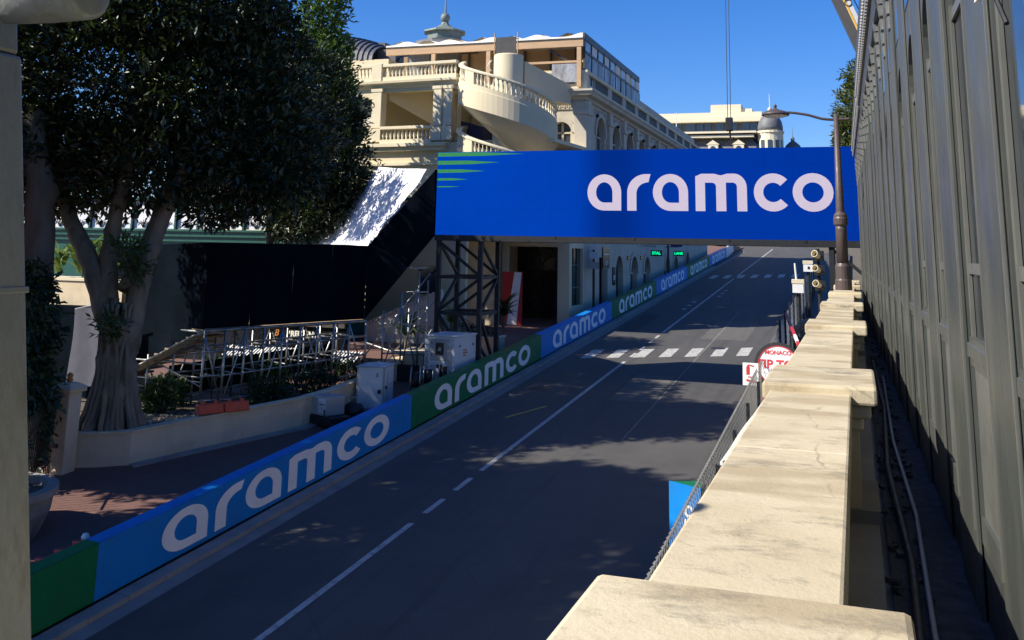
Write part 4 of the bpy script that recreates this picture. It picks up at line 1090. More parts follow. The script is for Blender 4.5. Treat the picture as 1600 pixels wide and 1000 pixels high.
bz = rz(23.4) + SOIL
def fig_roots(mb):
    rg = random.Random(21)
    for k in range(13):
        a = 2*math.pi*k/13 + rg.uniform(-.2,.2); r_ = rg.uniform(.8,1.08)
        limb(mb, [(-19.45+.22*math.cos(a),23.4+.22*math.sin(a),bz+rg.uniform(2.2,3.6)), (-19.45+.40*math.cos(a),23.4+.40*math.sin(a),bz+1.4),(-19.45+.62*math.cos(a),23.4+.62*math.sin(a),bz+.5),(-19.45+r_*math.cos(a),23.4+r_*math.sin(a),bz-.08)], .12, .15, 8, k, .2, 5)
    for k in range(7):                       # thin aerial roots twisting over the trunk
        a = -math.pi*.15 - k*.33; tw = rg.uniform(-.5,.5)
        limb(mb, [(-19.45+.5*math.cos(a),23.4+.5*math.sin(a),bz+3.4), (-19.45+.52*math.cos(a+tw),23.4+.52*math.sin(a+tw),bz+2.2),(-19.45+.62*math.cos(a+tw*1.4),23.4+.62*math.sin(a+tw*1.4),bz+1.1),(-19.45+1.0*math.cos(a+tw*1.6),23.4+1.0*math.sin(a+tw*1.6),bz-.05)], .05, .075, 6, 40+k, .2, 5)
fig_clumps = [(-20.6,24.6,12.2,3.6,3.4,3.2),(-18.2,25.2,11.4,2.5,2.4,2.9),(-22.6,24.2,11.8,3.2,3.0,3.4),(-19.6,23.8,9.6,2.4,2.0,1.5),(-22.3,23.6,9.5,2.2,1.8,1.6),(-17.0,26.4,10.2,1.3,1.5,2.0),(-18.4,24.6,14.6,2.6,2.6,1.9),(-21.3,24.4,15.0,3.4,3.0,1.7),(-17.3,26.0,13.2,1.4,1.7,1.8),(-18.2,25.6,8.7,1.3,1.3,.9),(-16.6,27.4,9.8,.9,1.2,1.4),(-20.8,29.0,12.4,3.0,3.0,2.7),(-19.6,31.4,11.4,2.0,2.2,2.0),(-22.4,34.6,12.4,1.8,1.6,1.5)]
tree('fig_tree', 'large dark fig tree with buttressed grey trunk in the cream walled planter', (-19.45,23.4,bz),
     [([(-19.5,23.4,bz-.1),(-19.5,23.4,bz+1.4),(-19.45,23.4,bz+2.8)], .56, .46),
      ([(-19.7,23.4,bz+2.2),(-20.05,23.4,6.2),(-20.15,23.5,7.6),(-20.1,23.8,9.4),(-20.4,24.2,12)], .30, .14),
      ([(-19.6,23.3,bz+2.4),(-20.5,23.2,6.6),(-21.5,23.3,7.9),(-22.6,23.6,9.6),(-23.4,24,11.5)], .32, .13),
      ([(-19.3,23.5,bz+2.2),(-19.1,23.6,6.2),(-18.9,23.8,7.4),(-18.5,24.3,9.4),(-17.9,25,12)], .32, .12),
      ([(-19.4,23.4,6.0),(-19.5,24.4,7.6),(-19.3,25,10),(-19.2,25,13)], .28, .12)],
     fig_clumps, 9500, 8, .25, M['leaf_fig'], M['bark'], 5, .55, extra=fig_roots)
# sprouts on the fig trunk: own small plants of leaves
for k, (x, y, z, s_) in enumerate(((-19.25,22.75,5.05,.42),(-18.75,22.9,6.55,.42),(-18.95,22.8,7.15,.38))):
    P, D, l, w, rs = foliage([(x,y,z,s_,s_,s_*.9)], 40, 6, .20, 60+k, .2)
    tag(link_mesh('fig_sprout', leaf_mesh('fig_sprout', M['leaf_shrub'], P, D, l, w*.8, rs=rs)), ('lit tuft of young leaves low on the fig trunk', 'lit leafy tuft on the right fork of the fig trunk', 'highest leafy tuft sprouting on the right limb of the fig')[k], 'foliage', 'leaf tufts on the fig trunk')

tree('left_fig_tree', 'thick dark trunk and crown standing left of the planter behind the shrub', (-21.4,22,rz(22)+SOIL),
     [([(-21.35,22,1.6),(-21.3,22,4),(-21.3,22,6.3),(-21.5,22,8.6),(-22.2,22,11)], .55, .34), ([(-21.4,22,6.6),(-22.6,21.5,8.6),(-24,21,11)], .34, .14)],
     [(-24.5,20.5,12.5,3.6,3.4,2.9),(-27.5,20,12,3.0,3.2,2.8),(-23.6,21.6,10,2.2,2.0,1.5),(-26,17,12,3,3,2.6)], 3800, 8, .24, M['leaf_dark'], M['bark_dark'], 11, .5)
# trees outside the left edge of the view; they shade the near street
tree('garden_tree', 'broad dark garden tree left of the view shading the near street', (-20.5,13.0,rz(13)+.12),
     [([(-20.5,13,.7),(-20.4,13,4),(-20.3,13,8),(-20,13.2,11)], .45, .2), ([(-20.4,13,6),(-22,12,9)], .25, .1)],
     [(-20.8,13,11.2,4.2,3.6,2.8),(-21.5,9.2,10.8,3.4,3.0,2.6),(-22.5,16.5,11.6,3,2.6,2.4),(-19.4,15.4,13.2,2.6,2.2,1.7),(-23.5,18.5,9.2,2.6,2.6,2.2),(-20.6,9,7.8,2.4,2.4,1.8),(-20.8,11,15.6,3.4,3.4,1.9),(-21.5,15,15.4,2.8,2.6,1.7)], 9000, 8, .34, M['leaf_dark'], M['bark_dark'], 12, .45)
tree('garden_tree', 'second broad garden tree further left of the view near the street', (-21.0,4.0,rz(4)+.12),
     [([(-21,4,.2),(-20.9,4,4),(-20.8,4,8),(-20.6,4.2,10)], .4, .2)],
     [(-21,4,10,4.2,3.6,2.8),(-20.2,.5,9.8,3,3,2.4),(-19.8,6.8,11.2,2.6,2.4,2.0),(-21,5,15.0,3.6,3.4,2.2),(-20.6,1.2,14,3.2,3,2.4)], 7500, 8, .34, M['leaf_dark'], M['bark_dark'], 13, .45)
tree('rear_fig_tree', 'dark leafy tree behind the black screen overlapping the white canopy', (-25.1,39.4,rz(39)),
     [([(-25.1,39.4,2.2),(-25.05,39.4,6),(-25.0,39.4,9),(-24.5,39.4,13)], .26, .12), ([(-24.9,39.4,7.6),(-23.4,39.2,9.6)], .12, .06)],
     [(-24.6,39.5,12.2,3.6,2.6,3.0),(-22.6,39.0,10.8,2.6,2.0,2.2),(-22.0,38.6,8.9,1.9,1.6,1.3),(-26.8,39.4,10.6,2.8,2.4,2.4),(-22.6,39.2,13.0,2.0,1.9,1.7),(-24.2,39.4,15.2,2.2,2.0,1.4),(-20.9,38.8,9.7,1.1,1.2,1.3),(-23.6,39,8.3,1.5,1.2,.9)], 5200, 8, .25, M['leaf_dark'], M['bark_dark'], 14, .5)
tree('light_green_tree', 'bright green tree rising behind the dark fig against the sky', (-26.8,45.4,rz(45)),
     [([(-26.8,45.4,2.6),(-26.7,45.4,9),(-26.6,45.4,15),(-26.5,45.4,20)], .3, .08)],
     [(-26.6,45.4,16.4,2.1,1.7,2.2),(-25.7,45.2,14.6,1.7,1.4,1.7),(-27.6,45.4,14.6,2.2,1.8,2.0),(-26.5,45.4,19.4,1.4,1.2,2.2),(-24.9,45,13.2,1.2,1.1,1.0)], 1900, 7, .34, M['leaf_light'], M['bark_dark'], 15, .35)
tree('street_tree_right', 'sunlit olive green tree showing between the blue screen and the pavilion', (1.5,60,rz(60)),
     [([(1.5,60,3.6),(1.4,60,8),(1.2,60,13),(1.0,60,17)], .3, .1)],
     [(1.0,60,15.0,1.9,1.8,3.0),(1.2,60,12.8,2.0,1.8,2.0),(.2,60,14.0,1.1,1.2,1.5),(1.1,60,17.4,1.3,1.2,1.1)], 2200, 7, .26, M['leaf_right'], M['bark_dark'], 16, .4)

# shrub and planter stuff at the left edge
sh = thing('climbing_shrub', 'tall dark green shrub with hanging leaves beside the gate pier', 'shrub', (-20.1,20.6,rz(20.6)))
P, D, l, w, rs = foliage([(-20.1,20.6,5.2,.85,.8,1.2),(-20.0,20.5,3.7,.95,.8,1.3),(-19.8,20.2,2.5,.9,.8,.9),(-20.3,20.6,6.1,.7,.7,.6),(-19.4,20.4,3.2,.5,.5,.9)], 900, 7, .24, 31, .4, .9)
link_mesh('foliage', leaf_mesh('foliage', M['hedge'], P, D, l, w, rs=rs), sh)
MB().tube([(-20.1,20.6,1.3),(-20.05,20.6,3.2),(-20.15,20.6,5.2)], [.09,.07,.04], 8).build('stem', M['bark_dark'], sh)
gp = thing('gate_pier', 'cream gate pier with stepped cap and terracotta knob at the end of the garden wall', 'gate pier', (-19.5,21.75,rz(22)))
MB().box((-19.76,21.5,rz(21.5)),(-19.28,21.95,3.45)).build('shaft', M['wall_cream'], gp, bevel=.02)
MB().box((-19.84,21.42,3.45),(-19.20,22.03,3.55)).build('cap', M['wall_cream'], gp, bevel=.02)
mb = MB(); mb.hexa([(-19.88,21.38,3.551),(-19.16,21.38,3.551),(-19.16,22.07,3.551),(-19.88,22.07,3.551),(-19.66,21.58,3.68),(-19.38,21.58,3.68),(-19.38,21.87,3.68),(-19.66,21.87,3.68)]); mb.build('cap', M['wall_cream'], gp)
MB().lathe([(.05,3.68),(.09,3.74),(.06,3.80),(.085,3.86),(.03,3.92)], (-19.52,21.72,0), 10).build('knob', M['terracotta'], gp, smooth=True)
MB().box((-19.62,21.46,2.1),(-19.5,21.498,2.2)).build('house_number_plate', M['black'], gp)
fe = thing('iron_fence', 'black iron railing with pointed bars between the shrub and the gate pier', 'fence', (-20,20.6,rz(20.5)))
a, b = Vector((-19.7,21.5,0)), Vector((-17.9,18.6,0))
for k in range(19):
    p = a.lerp(b, k/18); z0 = rz(p.y)+.12
    MB().tube([(p.x,p.y,z0),(p.x,p.y,z0+1.75),(p.x,p.y,z0+1.95)], [.014,.014,.002], 5).build('bar', M['black'], fe)
for h in (.3, 1.55): MB().bar((a.x,a.y,rz(a.y)+.12+h),(b.x,b.y,rz(b.y)+.12+h),.04,.03).build('rail', M['black'], fe)
pl_ = thing('round_stone_planter', 'round pale stone planter with thick rim at the lower left edge', 'planter', (-17.6,17.2,rz(17.2)+.12))
zb = rz(17.2)+.1
MB().lathe([(1.25,zb),(1.48,zb+.55),(1.52,zb+.85),(1.60,zb+.88),(1.60,zb+1.02),(1.36,zb+1.02),(1.33,zb+.85)], (-17.6,17.2,0), 40, cap=False).build('bowl', M['concrete'], pl_, smooth=False)
MB().lathe([(1.34,zb+.88),(.01,zb+.93)], (-17.6,17.2,0), 30, cap=False).build('earth', M['soil'], pl_)
P, D, l, w, rs = foliage([(-17.9,17.2,zb+1.6,1.0,1.0,.8)], 240, 7, .22, 33, .3)
tag(link_mesh('planter_shrub', leaf_mesh('planter_shrub', M['hedge'], P, D, l, w, rs=rs)), 'dark leafy shrub growing in the round stone planter', 'shrub')
rw = thing('red_plastic_block', 'red plastic road block lying behind the first green panel', 'road block', (-14.0,15.75,rz(15.7)+.12))
MB().hexa([(-14.22,15.0,rz(15)+.12),(-13.78,15.0,rz(15)+.12),(-13.78,16.5,rz(16.5)+.12),(-14.22,16.5,rz(16.5)+.12),(-14.09,15.02,1.66),(-13.91,15.02,1.66),(-13.91,16.48,1.76),(-14.09,16.48,1.76)]).build('body', M['red_dark'], rw, bevel=.03)
for t in (.2,.5,.8): MB().box((-14.13,15.0+1.5*t,1.62+.1*t),(-13.87,15.12+1.5*t,1.71+.1*t)).build('lug', M['red_dark'], rw, bevel=.02)
MB().lathe([(.06,-.05),(.08,0),(.05,.06)], (-14.0,16.4,1.82), 8).build('reflector', M['white'], rw)

def road_block(x0, y0, x1, y1, z, label):
    t = thing('orange_plastic_block', label, 'road block', ((x0+x1)/2,(y0+y1)/2,z))
    d = (Vector((x1,y1))-Vector((x0,y0))).normalized(); n_ = Vector((-d.y,d.x))
    for k in range(2):
        a = Vector((x0,y0))+(Vector((x1,y1))-Vector((x0,y0)))*(k*.5+.01); b = Vector((x0,y0))+(Vector((x1,y1))-Vector((x0,y0)))*(k*.5+.49)
        P = []
        for zz, hw in ((z,.17),(z+.27,.10)):
            P += [(*(a-n_*hw),zz),(*(b-n_*hw),zz),(*(b+n_*hw),zz),(*(a+n_*hw),zz)]
        MB().hexa(P).build('body', M['orange'], t, bevel=.03)
        for u in (.25,.75):
            c = a.lerp(b,u); MB().lathe([(.06,0),(.05,.07),(.02,.08)], (c.x,c.y,z+.265), 8).build('lug', M['orange'], t)
road_block(-17.75, 24.75, -16.95, 26.1, rz(25.4)+.985, 'orange plastic road block lying on the garden wall coping')

# broad-leaved plants on the raised bed behind the fig
rbz = 5.9
rbd = thing('raised_planter', 'cream rendered raised planter behind the fig trunk', 'planter', (-26.3,29.3,2.5))
MB().box((-28.6,29.0,1.8),(-24.2,30.6,5.9)).build('box', M['wall_cream'], rbd)
MB().box((-28.65,28.95,5.9),(-24.15,30.65,5.98)).build('rim', M['cream_trim'], rbd)
bl = MB()
for k in range(6):
    t = k/6; t2 = (k+1)/6; wd = lambda u: .15*math.sin(math.pi*min(1,u*.92+.08))**.7
    zf = lambda u: .55*u - .55*u*u
    bl.face([(-wd(t),t,zf(t)+.03),(0,t,zf(t)),(0,t2,zf(t2)),(-wd(t2),t2,zf(t2)+.03)]); bl.face([(0,t,zf(t)),(wd(t),t,zf(t)+.03),(wd(t2),t2,zf(t2)+.03),(0,t2,zf(t2))])
blade = bl.mesh('leaf', M['leaf_big'], True)
rg = random.Random(8)
for k, (x, y, h, lab) in enumerate(((-27.6,29.6,1.2,'tall broad leaved plant at the left of the raised planter'),(-26.6,29.7,1.6,'tallest broad leaved plant in the middle of the raised planter'),(-25.6,29.5,1.1,'broad leaved plant nearest the fig trunk in the raised planter'),(-24.8,29.6,.9,'low broad leaved plant at the right end of the raised planter'))):
    t = thing('broad_leaved_plant', lab, 'plant', (x,y,rbz), 'broad leaved plants in the raised planter')
    for j in range(16):
        a = rg.uniform(0,6.28); el = rg.uniform(.2,1.2); L_ = rg.uniform(.6,1.05)*h*.8
        Mx = Matrix.Translation((x+rg.uniform(-.12,.12),y+rg.uniform(-.12,.12),rbz+rg.uniform(.05,.75)*h)) @ Matrix.Rotation(a,4,'Z') @ Matrix.Rotation(el,4,'X') @ Matrix.Scale(L_,4)
        link_mesh('leaf', blade, t, Mx)
    MB().tube([(x,y,rbz),(x,y,rbz+h*.8)], .03, 6).build('stem', M['leaf_shrub'], t)
fl = thing('orange_flowers', 'orange flower heads at the front of the raised planter', 'flowers', (-25.6,29.15,rbz))
for k in range(9):
    MB().lathe([(.01,-.05),(.08,0),(.03,.07)], (-25.9+k*.09,29.15+.05*(k%2),rbz+.22+.05*(k%3)), 7).build('flower', M['flower'], fl)

def palm(name, label, x, y, z, n, L, seed, mat_='leaf_shrub', wid=.10):
    t = thing(name, label, 'plant', (x,y,z)); rg = random.Random(seed)
    b = MB()
    for k in range(6):
        u, u2 = k/6, (k+1)/6; wd = lambda q: wid*(1-q)**.6*min(1,q*6+.3); zf = lambda q: .75*q-.85*q*q
        b.face([(-wd(u),u,zf(u)),(wd(u),u,zf(u)),(wd(u2),u2,zf(u2)),(-wd(u2),u2,zf(u2))])
    me = b.mesh('leaf', M[mat_], True)
    for k in range(n):
        link_mesh('leaf', me, t, Matrix.Translation((x,y,z)) @ Matrix.Rotation(rg.uniform(0,6.28),4,'Z') @ Matrix.Rotation(rg.uniform(-.1,1.1),4,'X') @ Matrix.Scale(L*rg.uniform(.7,1.1),4))
    MB().tube([(x,y,z-.5),(x,y,z+.1)], .07, 7).build('stem', M['bark_dark'], t)
palm('palm_plant', 'spiky palm lit by the sun behind the cable reels', -18.6, 40.5, 3.5, 44, 1.5, 3)
palm('palm_plant', 'dark spiky palm seen through the right half of the gantry tower', -15.2, 43.5, 4.3, 36, 1.4, 4, 'leaf_dark')
palm('palm_plant', 'yellow green spiky palm behind the left leg of the gantry tower', -17.6, 43.2, 3.9, 30, 1.2, 5, 'leaf_big')
for k, (x, y, r_, lab, mt) in enumerate(((-20.3,26.3,.38,'small leafy bush behind the orange block','leaf_shrub'),(-20.8,27.4,.6,'leafy bush beneath the end of the scaffold','leaf_shrub'),(-18.3,29.2,.6,'dark bush under the middle of the scaffold','hedge'),(-17.6,31.3,.7,'dark bush under the right part of the scaffold','hedge'),(-19.6,31.4,.8,'yellow green bush behind the scaffold frames','leaf_light'))):
    z = soil(y); P, D, l, w, rs = foliage([(x,y,z+.45,r_,r_,.55)], 150, 7, .17, 80+k, .2)
    tag(link_mesh('low_bush', leaf_mesh('low_bush', M[mt], P, D, l, w, rs=rs)), lab, 'bush', 'bushes under the scaffold')
hd = thing('clipped_hedge', 'dark clipped hedge behind the scaffold', 'hedge', (-22,36,rz(36)))
P, D, l, w, rs = foliage([(-24+.95*k,35.4-.25*(7-k)*.6,2.35+.03*k,.75,.5,.5) for k in range(7)], 800, 7, .17, 90, .3)
link_mesh('foliage', leaf_mesh('foliage', M['hedge'], P, D, l, w, rs=rs), hd)
MB().box((-25,35.2,1.9),(-18.2,35.9,2.3)).build('bed', M['soil'], hd)
P, D, l, w, rs = foliage([(-15.3,41.4,3.6,.8,.5,.45),(-16.4,41.4,3.6,.7,.5,.5)], 160, 7, .16, 91, .3)
tag(link_mesh('planter_shrub', leaf_mesh('planter_shrub', M['hedge'], P, D, l, w, rs=rs)), 'dark low shrub growing in the cream planter box behind the gantry tower', 'shrub')

# ------------------------------------------------------------------ temporary footbridge with black screens, on scaffold
fbx = thing('covered_footbridge', 'temporary footbridge screened in black cloth climbing to the gantry', 'footbridge', (-18.5,31.5,2.6))
A, C_, B = Vector((-20.05,28,0)), Vector((-17.85,35,0)), Vector((-15.5,35.92,0))
def cloth(name, P, mat_, nx=14, nz=6, amp=.03, seed=0, par=fbx, label=None, thick=.02):
    """slightly billowing cloth between 4 corners (bl, br, tr, tl)"""
    bl_, br, tr, tl = (Vector(p) for p in P); rg = random.Random(seed); mb = MB()
    nrm = (br-bl_).cross(tl-bl_).normalized(); ph = rg.random()*6
    for side in (0, 1):
        ids = [[mb.v(bl_.lerp(br,i/nx).lerp(tl.lerp(tr,i/nx), j/nz) + nrm*(amp*(math.sin(i*1.1+ph)*.6+math.sin(i*.5+j*.8+ph*2)*.6) - side*thick)) for j in range(nz+1)] for i in range(nx+1)]
        for i in range(nx):
            for j in range(nz): mb.F.append([ids[i][j],ids[i+1][j],ids[i+1][j+1],ids[i][j+1]][::(1 if side == 0 else -1)])
    o = mb.build(name, mat_, par, smooth=True)
    if label: o['label'] = label
    return o
ZB, ZT = 4.58, 7.32
n1 = 4
for k in range(n1):
    a, b = A.lerp(C_, k/n1), A.lerp(C_, (k+1)/n1)
    cloth('screen_cloth', [(a.x,a.y,ZB),(b.x,b.y,ZB),(b.x,b.y,ZT),(a.x,a.y,ZT)], M['black_cloth'], amp=.035, seed=k)
cloth('screen_cloth', [(C_.x,C_.y,ZB-.02),(B.x,B.y,7.70),(B.x,B.y,10.32),(C_.x,C_.y,ZT)], M['black_cloth'], amp=.05, seed=9)
cloth('screen_cloth', [(-15.5,35.93,7.71),(-15.46,38.0,7.7),(-15.46,38.0,10.3),(-15.5,35.93,10.32)], M['black_cloth'], amp=.02, seed=10)
cloth('screen_cloth', [(-25.4,29.6,2.35),(A.x-.02,A.y,ZB-.02),(A.x-.02,A.y,ZT),(-25.6,29.6,7.1)], M['black_cloth'], amp=.04, seed=11)
cloth('canopy', [(C_.x,C_.y+.05,ZT-.03),(B.x-.35,B.y,10.3),(-19.45,38.8,10.66),(-22.2,38.8,7.38)], M['white_cloth'], 16, 8, .05, 12, label='white sunlit canopy over the stair')
dm = MB()
off = Vector((-1.5,.5,0))
dm.hexa([(A.x,A.y,4.45),(C_.x,C_.y,4.45),(C_.x+off.x,C_.y+off.y,4.45),(A.x+off.x,A.y+off.y,4.45),(A.x,A.y,4.56),(C_.x,C_.y,4.56),(C_.x+off.x,C_.y+off.y,4.56),(A.x+off.x,A.y+off.y,4.56)])
dm.build('deck', M['wood_dim'], fbx)
for k in range(10):                           # stair flight towards the gantry and the flight down to the left
    t = k/10; a = C_.lerp(B, t); MB().box((a.x-.95,a.y+.05,4.9+2.75*t),(a.x-.55,a.y+1.2,4.96+2.75*t)).build('tread', M['wood_dim'], fbx)
    a = Vector((A.x,A.y,0)).lerp(Vector((-25.2,29.5,0)), t); MB().box((a.x-.26,a.y+.05,4.42-2.1*t),(a.x+.26,a.y+1.5,4.49-2.1*t)).build('tread', M['wood_dim'], fbx)
cloth('fence_cloth', [(-25.6,28.4,2.4),(-23.6,28.1,2.6),(-23.9,28.1,5.3),(-25.6,28.4,4.95)], M['grey_cloth'], 8, 6, .08, 14, label='slack grey tarpaulin left of the fig trunk')
cloth('screen_cloth', [(-29,28.8,1.8),(-23.8,28.7,1.9),(-23.8,28.7,5.1),(-29,28.8,5.05)], M['black_cloth'], 8, 6, .04, 15)
ra = A + off*1.08; rc = C_ + off*1.08
cloth('debris_netting', [(ra.x,ra.y,2.3),(rc.x,rc.y,2.7),(rc.x,rc.y,3.55),(ra.x,ra.y,3.3)], M['green_net'], 14, 4, .04, 16)

sc = thing('scaffold', 'galvanised tube scaffold of frames and braces carrying the black footbridge', 'scaffold', (-19,31,2.7))
def pipe(p, q, r=.030, nm='tube'):
    MB().tube([p, q], r*1.2, 6).build(nm, M['steel'], sc, smooth=True)
ts = [0, .11, .22, .33, .44, .55, .66, .77, .88, 1.0]
front = [A.lerp(C_, t) + Vector((.12,-.05,0)) for t in ts]
rear = [p + Vector((-1.5,.5,0)) for p in front]
for row in (front, rear):
    for p in row:
        pipe((p.x,p.y,soil(p.y)-.05),(p.x,p.y,ZB-.02), .034, 'standard')
    lv = lambda p, t: soil(p.y) + (ZB-soil(p.y))*t
    for t in (.12, .42, .72):
        for p, q in zip(row, row[1:]): pipe((p.x,p.y,lv(p,t)),(q.x,q.y,lv(q,t)), .026, 'ledger')
    for p, q in zip(row, row[1:]): pipe((p.x,p.y,ZB-.06),(q.x,q.y,ZB-.06), .03, 'ledger')
for p, q in zip(front, rear):
    for t in (.4, .7): pipe((p.x,p.y,lv(p,t)),(q.x,q.y,lv(q,t)), .024, 'transom')
    pipe((p.x,p.y,ZB-.1),(q.x,q.y,ZB-.1), .028, 'transom')
for k, (p, q) in enumerate(zip(front, front[1:])):
    a, b = (p, q) if k % 2 else (q, p)
    pipe((a.x,a.y,soil(a.y)+.1),(b.x,b.y,ZB-.15), .024, 'brace')
for k, (p, q) in enumerate(zip(rear, rear[1:])):
    a, b = (q, p) if k % 2 else (p, q)
    pipe((a.x,a.y,soil(a.y)+.3),(b.x,b.y,ZB-.2), .022, 'brace')
p = front[0]; l0 = Vector((-22.0,27.9,0)); l1 = Vector((-23.7,28.2,0))
for q, zt in ((l0, 3.7), (l1, 3.0)):
    pipe((q.x,q.y,rz(q.y)+.5),(q.x,q.y,zt), .03, 'standard')
for h in (.45, 1.0): pipe((p.x,p.y,rz(p.y)+SOIL+h),(l1.x,l1.y,rz(l1.y)+SOIL+h), .024, 'ledger')
pipe((p.x,p.y,rz(p.y)+SOIL+.3),(l0.x,l0.y,3.6), .022, 'brace')
pipe((l0.x,l0.y,rz(28)+SOIL+.2),(l1.x,l1.y,2.9), .022, 'brace')
pipe((-25.4,28.6,3.9),(-23.3,27.9,4.3), .03, 'guard_rail'); pipe((-25.6,28.4,4.97),(-23.7,28.05,5.35), .028, 'guard_rail')
# stair support frames between the deck and the gantry
su = [(-17.2,35.3,4.9),(-16.55,35.55,5.6),(-15.95,35.75,6.4),(-17.0,37.2,4.9),(-16.3,37.4,6.0)]
for x, y, zt in su: pipe((x,y,rz(y)+.12),(x,y,zt), .032, 'standard')
for (x0,y0,z0),(x1,y1,z1) in zip(su[:3], su[1:3]):
    pipe((x0,y0,rz(y0)+.3),(x1,y1,z1-.5), .024, 'brace'); pipe((x0,y0,z0-.6),(x1,y1,rz(y1)+.4), .024, 'brace')
for z in (3.3, 4.4, 5.6, 6.5): pipe((-17.3 if z < 4.5 else -16.4,35.5,z),(-15.6,35.85,z+.02), .026, 'ledger')
pipe((-18.3,35.6,2.9),(-15.8,36.4,6.3), .024, 'brace'); pipe((-17.9,36.8,2.6),(-15.7,37.0,5.4), .024, 'brace'); pipe((-16.9,36.6,2.5),(-15.6,36.7,4.4), .03, 'brace'); pipe((-18.4,36.2,3.6),(-16.0,36.2,3.0), .03, 'ledger')
# couplers and base jacks
for p in front:
    for t in (.12, .42, .72): MB().lathe([(.055,-.05),(.06,0),(.055,.05)], (p.x,p.y,lv(p,t)), 8).build('coupler', M['steel'], sc)
    MB().box((p.x-.1,p.y-.1,soil(p.y)+.0),(p.x+.1,p.y+.1,soil(p.y)+.02)).build('base_plate', M['steel'], sc)
# planks of the low stair ramp behind the fig
for k in range(9):
    t = k/9; x = -20.4-2.6*t; MB().hexa([(x,27.6,4.25-1.3*t),(x+.34,27.55,4.4-1.3*t),(x+.34,28.4,4.4-1.3*t),(x,28.45,4.25-1.3*t),(x,27.6,4.29-1.3*t),(x+.34,27.55,4.44-1.3*t),(x+.34,28.4,4.44-1.3*t),(x,28.45,4.29-1.3*t)]).build('plank', M['far_grey'], sc)

# ------------------------------------------------------------------ shop front and terrace behind the scaffold
sf = thing('shop_front', 'dark shop front with illuminated lettering half hidden behind the scaffold', 'shop front', (-22,37.2,rz(37)))
MB().box((-30,37.0,1.8),(-19.7,37.4,6.0)).build('fascia_wall', M['black_gloss'], sf)
MB().box((-30,36.9,4.02),(-19.7,36.99,4.18)).build('fascia_moulding', M['crane_dark'], sf)
text('BREITLING', .31, M['sign_white'], sf, frame((-21.62,36.93,3.70), (1,0,0), (0,0,1)), bold=.012)
text('B', .36, M['gold'], sf, frame((-22.86,36.93,3.71), (1,0,0), (0,0,1)), name='emblem', shear=.3)
gr = thing('slatted_awning', 'pale striped slatted awning under the shop lettering', 'awning', (-22,36.4,2.9))
for k in range(44):
    x = -25.0+k*.14; MB().hexa([(x,36.3,2.78),(x+.065,36.3,2.78),(x+.215,36.8,3.14),(x+.15,36.8,3.14),(x,36.3,2.80),(x+.065,36.3,2.80),(x+.215,36.8,3.16),(x+.15,36.8,3.16)]).build('slat', M['white_box'], gr)
MB().box((-25.1,36.78,3.06),(-18.8,36.84,3.12)).build('rail', M['grey_box'], gr)
gh = thing('green_conservatory', 'dark green iron conservatory with white panes behind the trees', 'conservatory', (-32,43,2.5))
MB().box((-42,43.0,1.5),(-23.4,46,7.95)).build('wall', M['green_paint'], gh)
for z in (7.35, 7.6, 7.86): MB().box((-42,42.85,z),(-19.5,42.99,z+.1)).build('moulding', M['green_paint'], gh)
for k in range(16):
    x = -41.2+1.36*k
    p = MB().box((x+.06,43.2,8.0),(x+1.30,43.24,9.4)).build('pane', M['white_cloth'], gh)
    for s_ in (-1,-.5,0,.5,1):
        MB().tube([(x+.68,43.15,8.02),(x+.68+s_*.16,43.15,8.25),(x+.68+s_*.34,43.15,8.42-.1*abs(s_)),(x+.68+s_*.42,43.15,8.34-.12*abs(s_))], .018, 5).build('scroll', M['black'], p)
    MB().box((x-.05,43.05,7.96),(x+.05,43.3,9.45)).build('mullion', M['green_paint'], gh)
MB().box((-42,43,9.45),(-19.5,46,9.6)).build('roof', M['green_paint'], gh)
# stone stair with raking wall behind the tower
sw_ = thing('stone_stair_wall', 'pale raking stair wall with balustrade top behind the scaffold braces', 'stair wall', (-19.5,44,rz(44)))
MB().hexa([(-22.4,44,2.6),(-18.5,44,2.6),(-18.5,44.3,2.6),(-22.4,44.3,2.6),(-22.4,44,3.6),(-18.5,44,5.3),(-18.5,44.3,5.3),(-22.4,44.3,3.6)]).build('wall', M['far_grey'], sw_)
for k in range(26):
    t = k/26; x = -22.4+3.9*t; MB().box((x,43.95,3.58+1.7*t),(x+.1,44.33,3.72+1.7*t)).build('stone', M['far_grey'], sw_)
MB().box((-24.5,46.8,2.6),(-18.4,47.1,8.4)).build('back_wall', M['cream'], sw_)
MB().box((-20.9,46.7,5.0),(-19.9,46.79,6.4)).build('window', M['window_glass'], sw_)
# planter boxes and ledges by the tower
def planter(label, x0, y0, x1, y1, z1, name='cream_planter_box'):
    t = thing(name, label, 'planter', ((x0+x1)/2,(y0+y1)/2,rz(y0)+.12))
    MB().box((x0,y0,rz(y0)-.1),(x1,y1,z1)).build('box', M['wall_cream'], t, bevel=.01)
    MB().box((x0-.06,y0-.06,z1),(x1+.06,y1+.06,z1+.07)).build('rim', M['wall_cream'], t, bevel=.01)
    MB().box((x0+.1,y0+.1,z1+.068),(x1-.1,y1-.1,z1+.09)).build('earth', M['soil'], t)
planter('cream planter box with dark shrub behind the gantry tower', -16.9, 40.8, -14.6, 42.0, 3.55)
cn = thing('stepped_counter', 'stepped beige counter with dark open front behind the cable reels', 'counter', (-16.5,36.2,rz(36)))
MB().box((-17.35,35.4,2.1),(-16.6,37.4,2.95)).build('low_block', M['wall_cream'], cn, bevel=.01)
MB().box((-17.42,35.33,2.95),(-16.5,37.45,3.02)).build('low_top', M['wall_cream'], cn)
MB().box((-16.59,35.9,2.1),(-15.75,37.4,3.32)).build('high_block', M['wall_cream'], cn, bevel=.01)
MB().box((-17.0,35.8,3.32),(-15.45,37.45,3.39)).build('high_top', M['wall_cream'], cn)
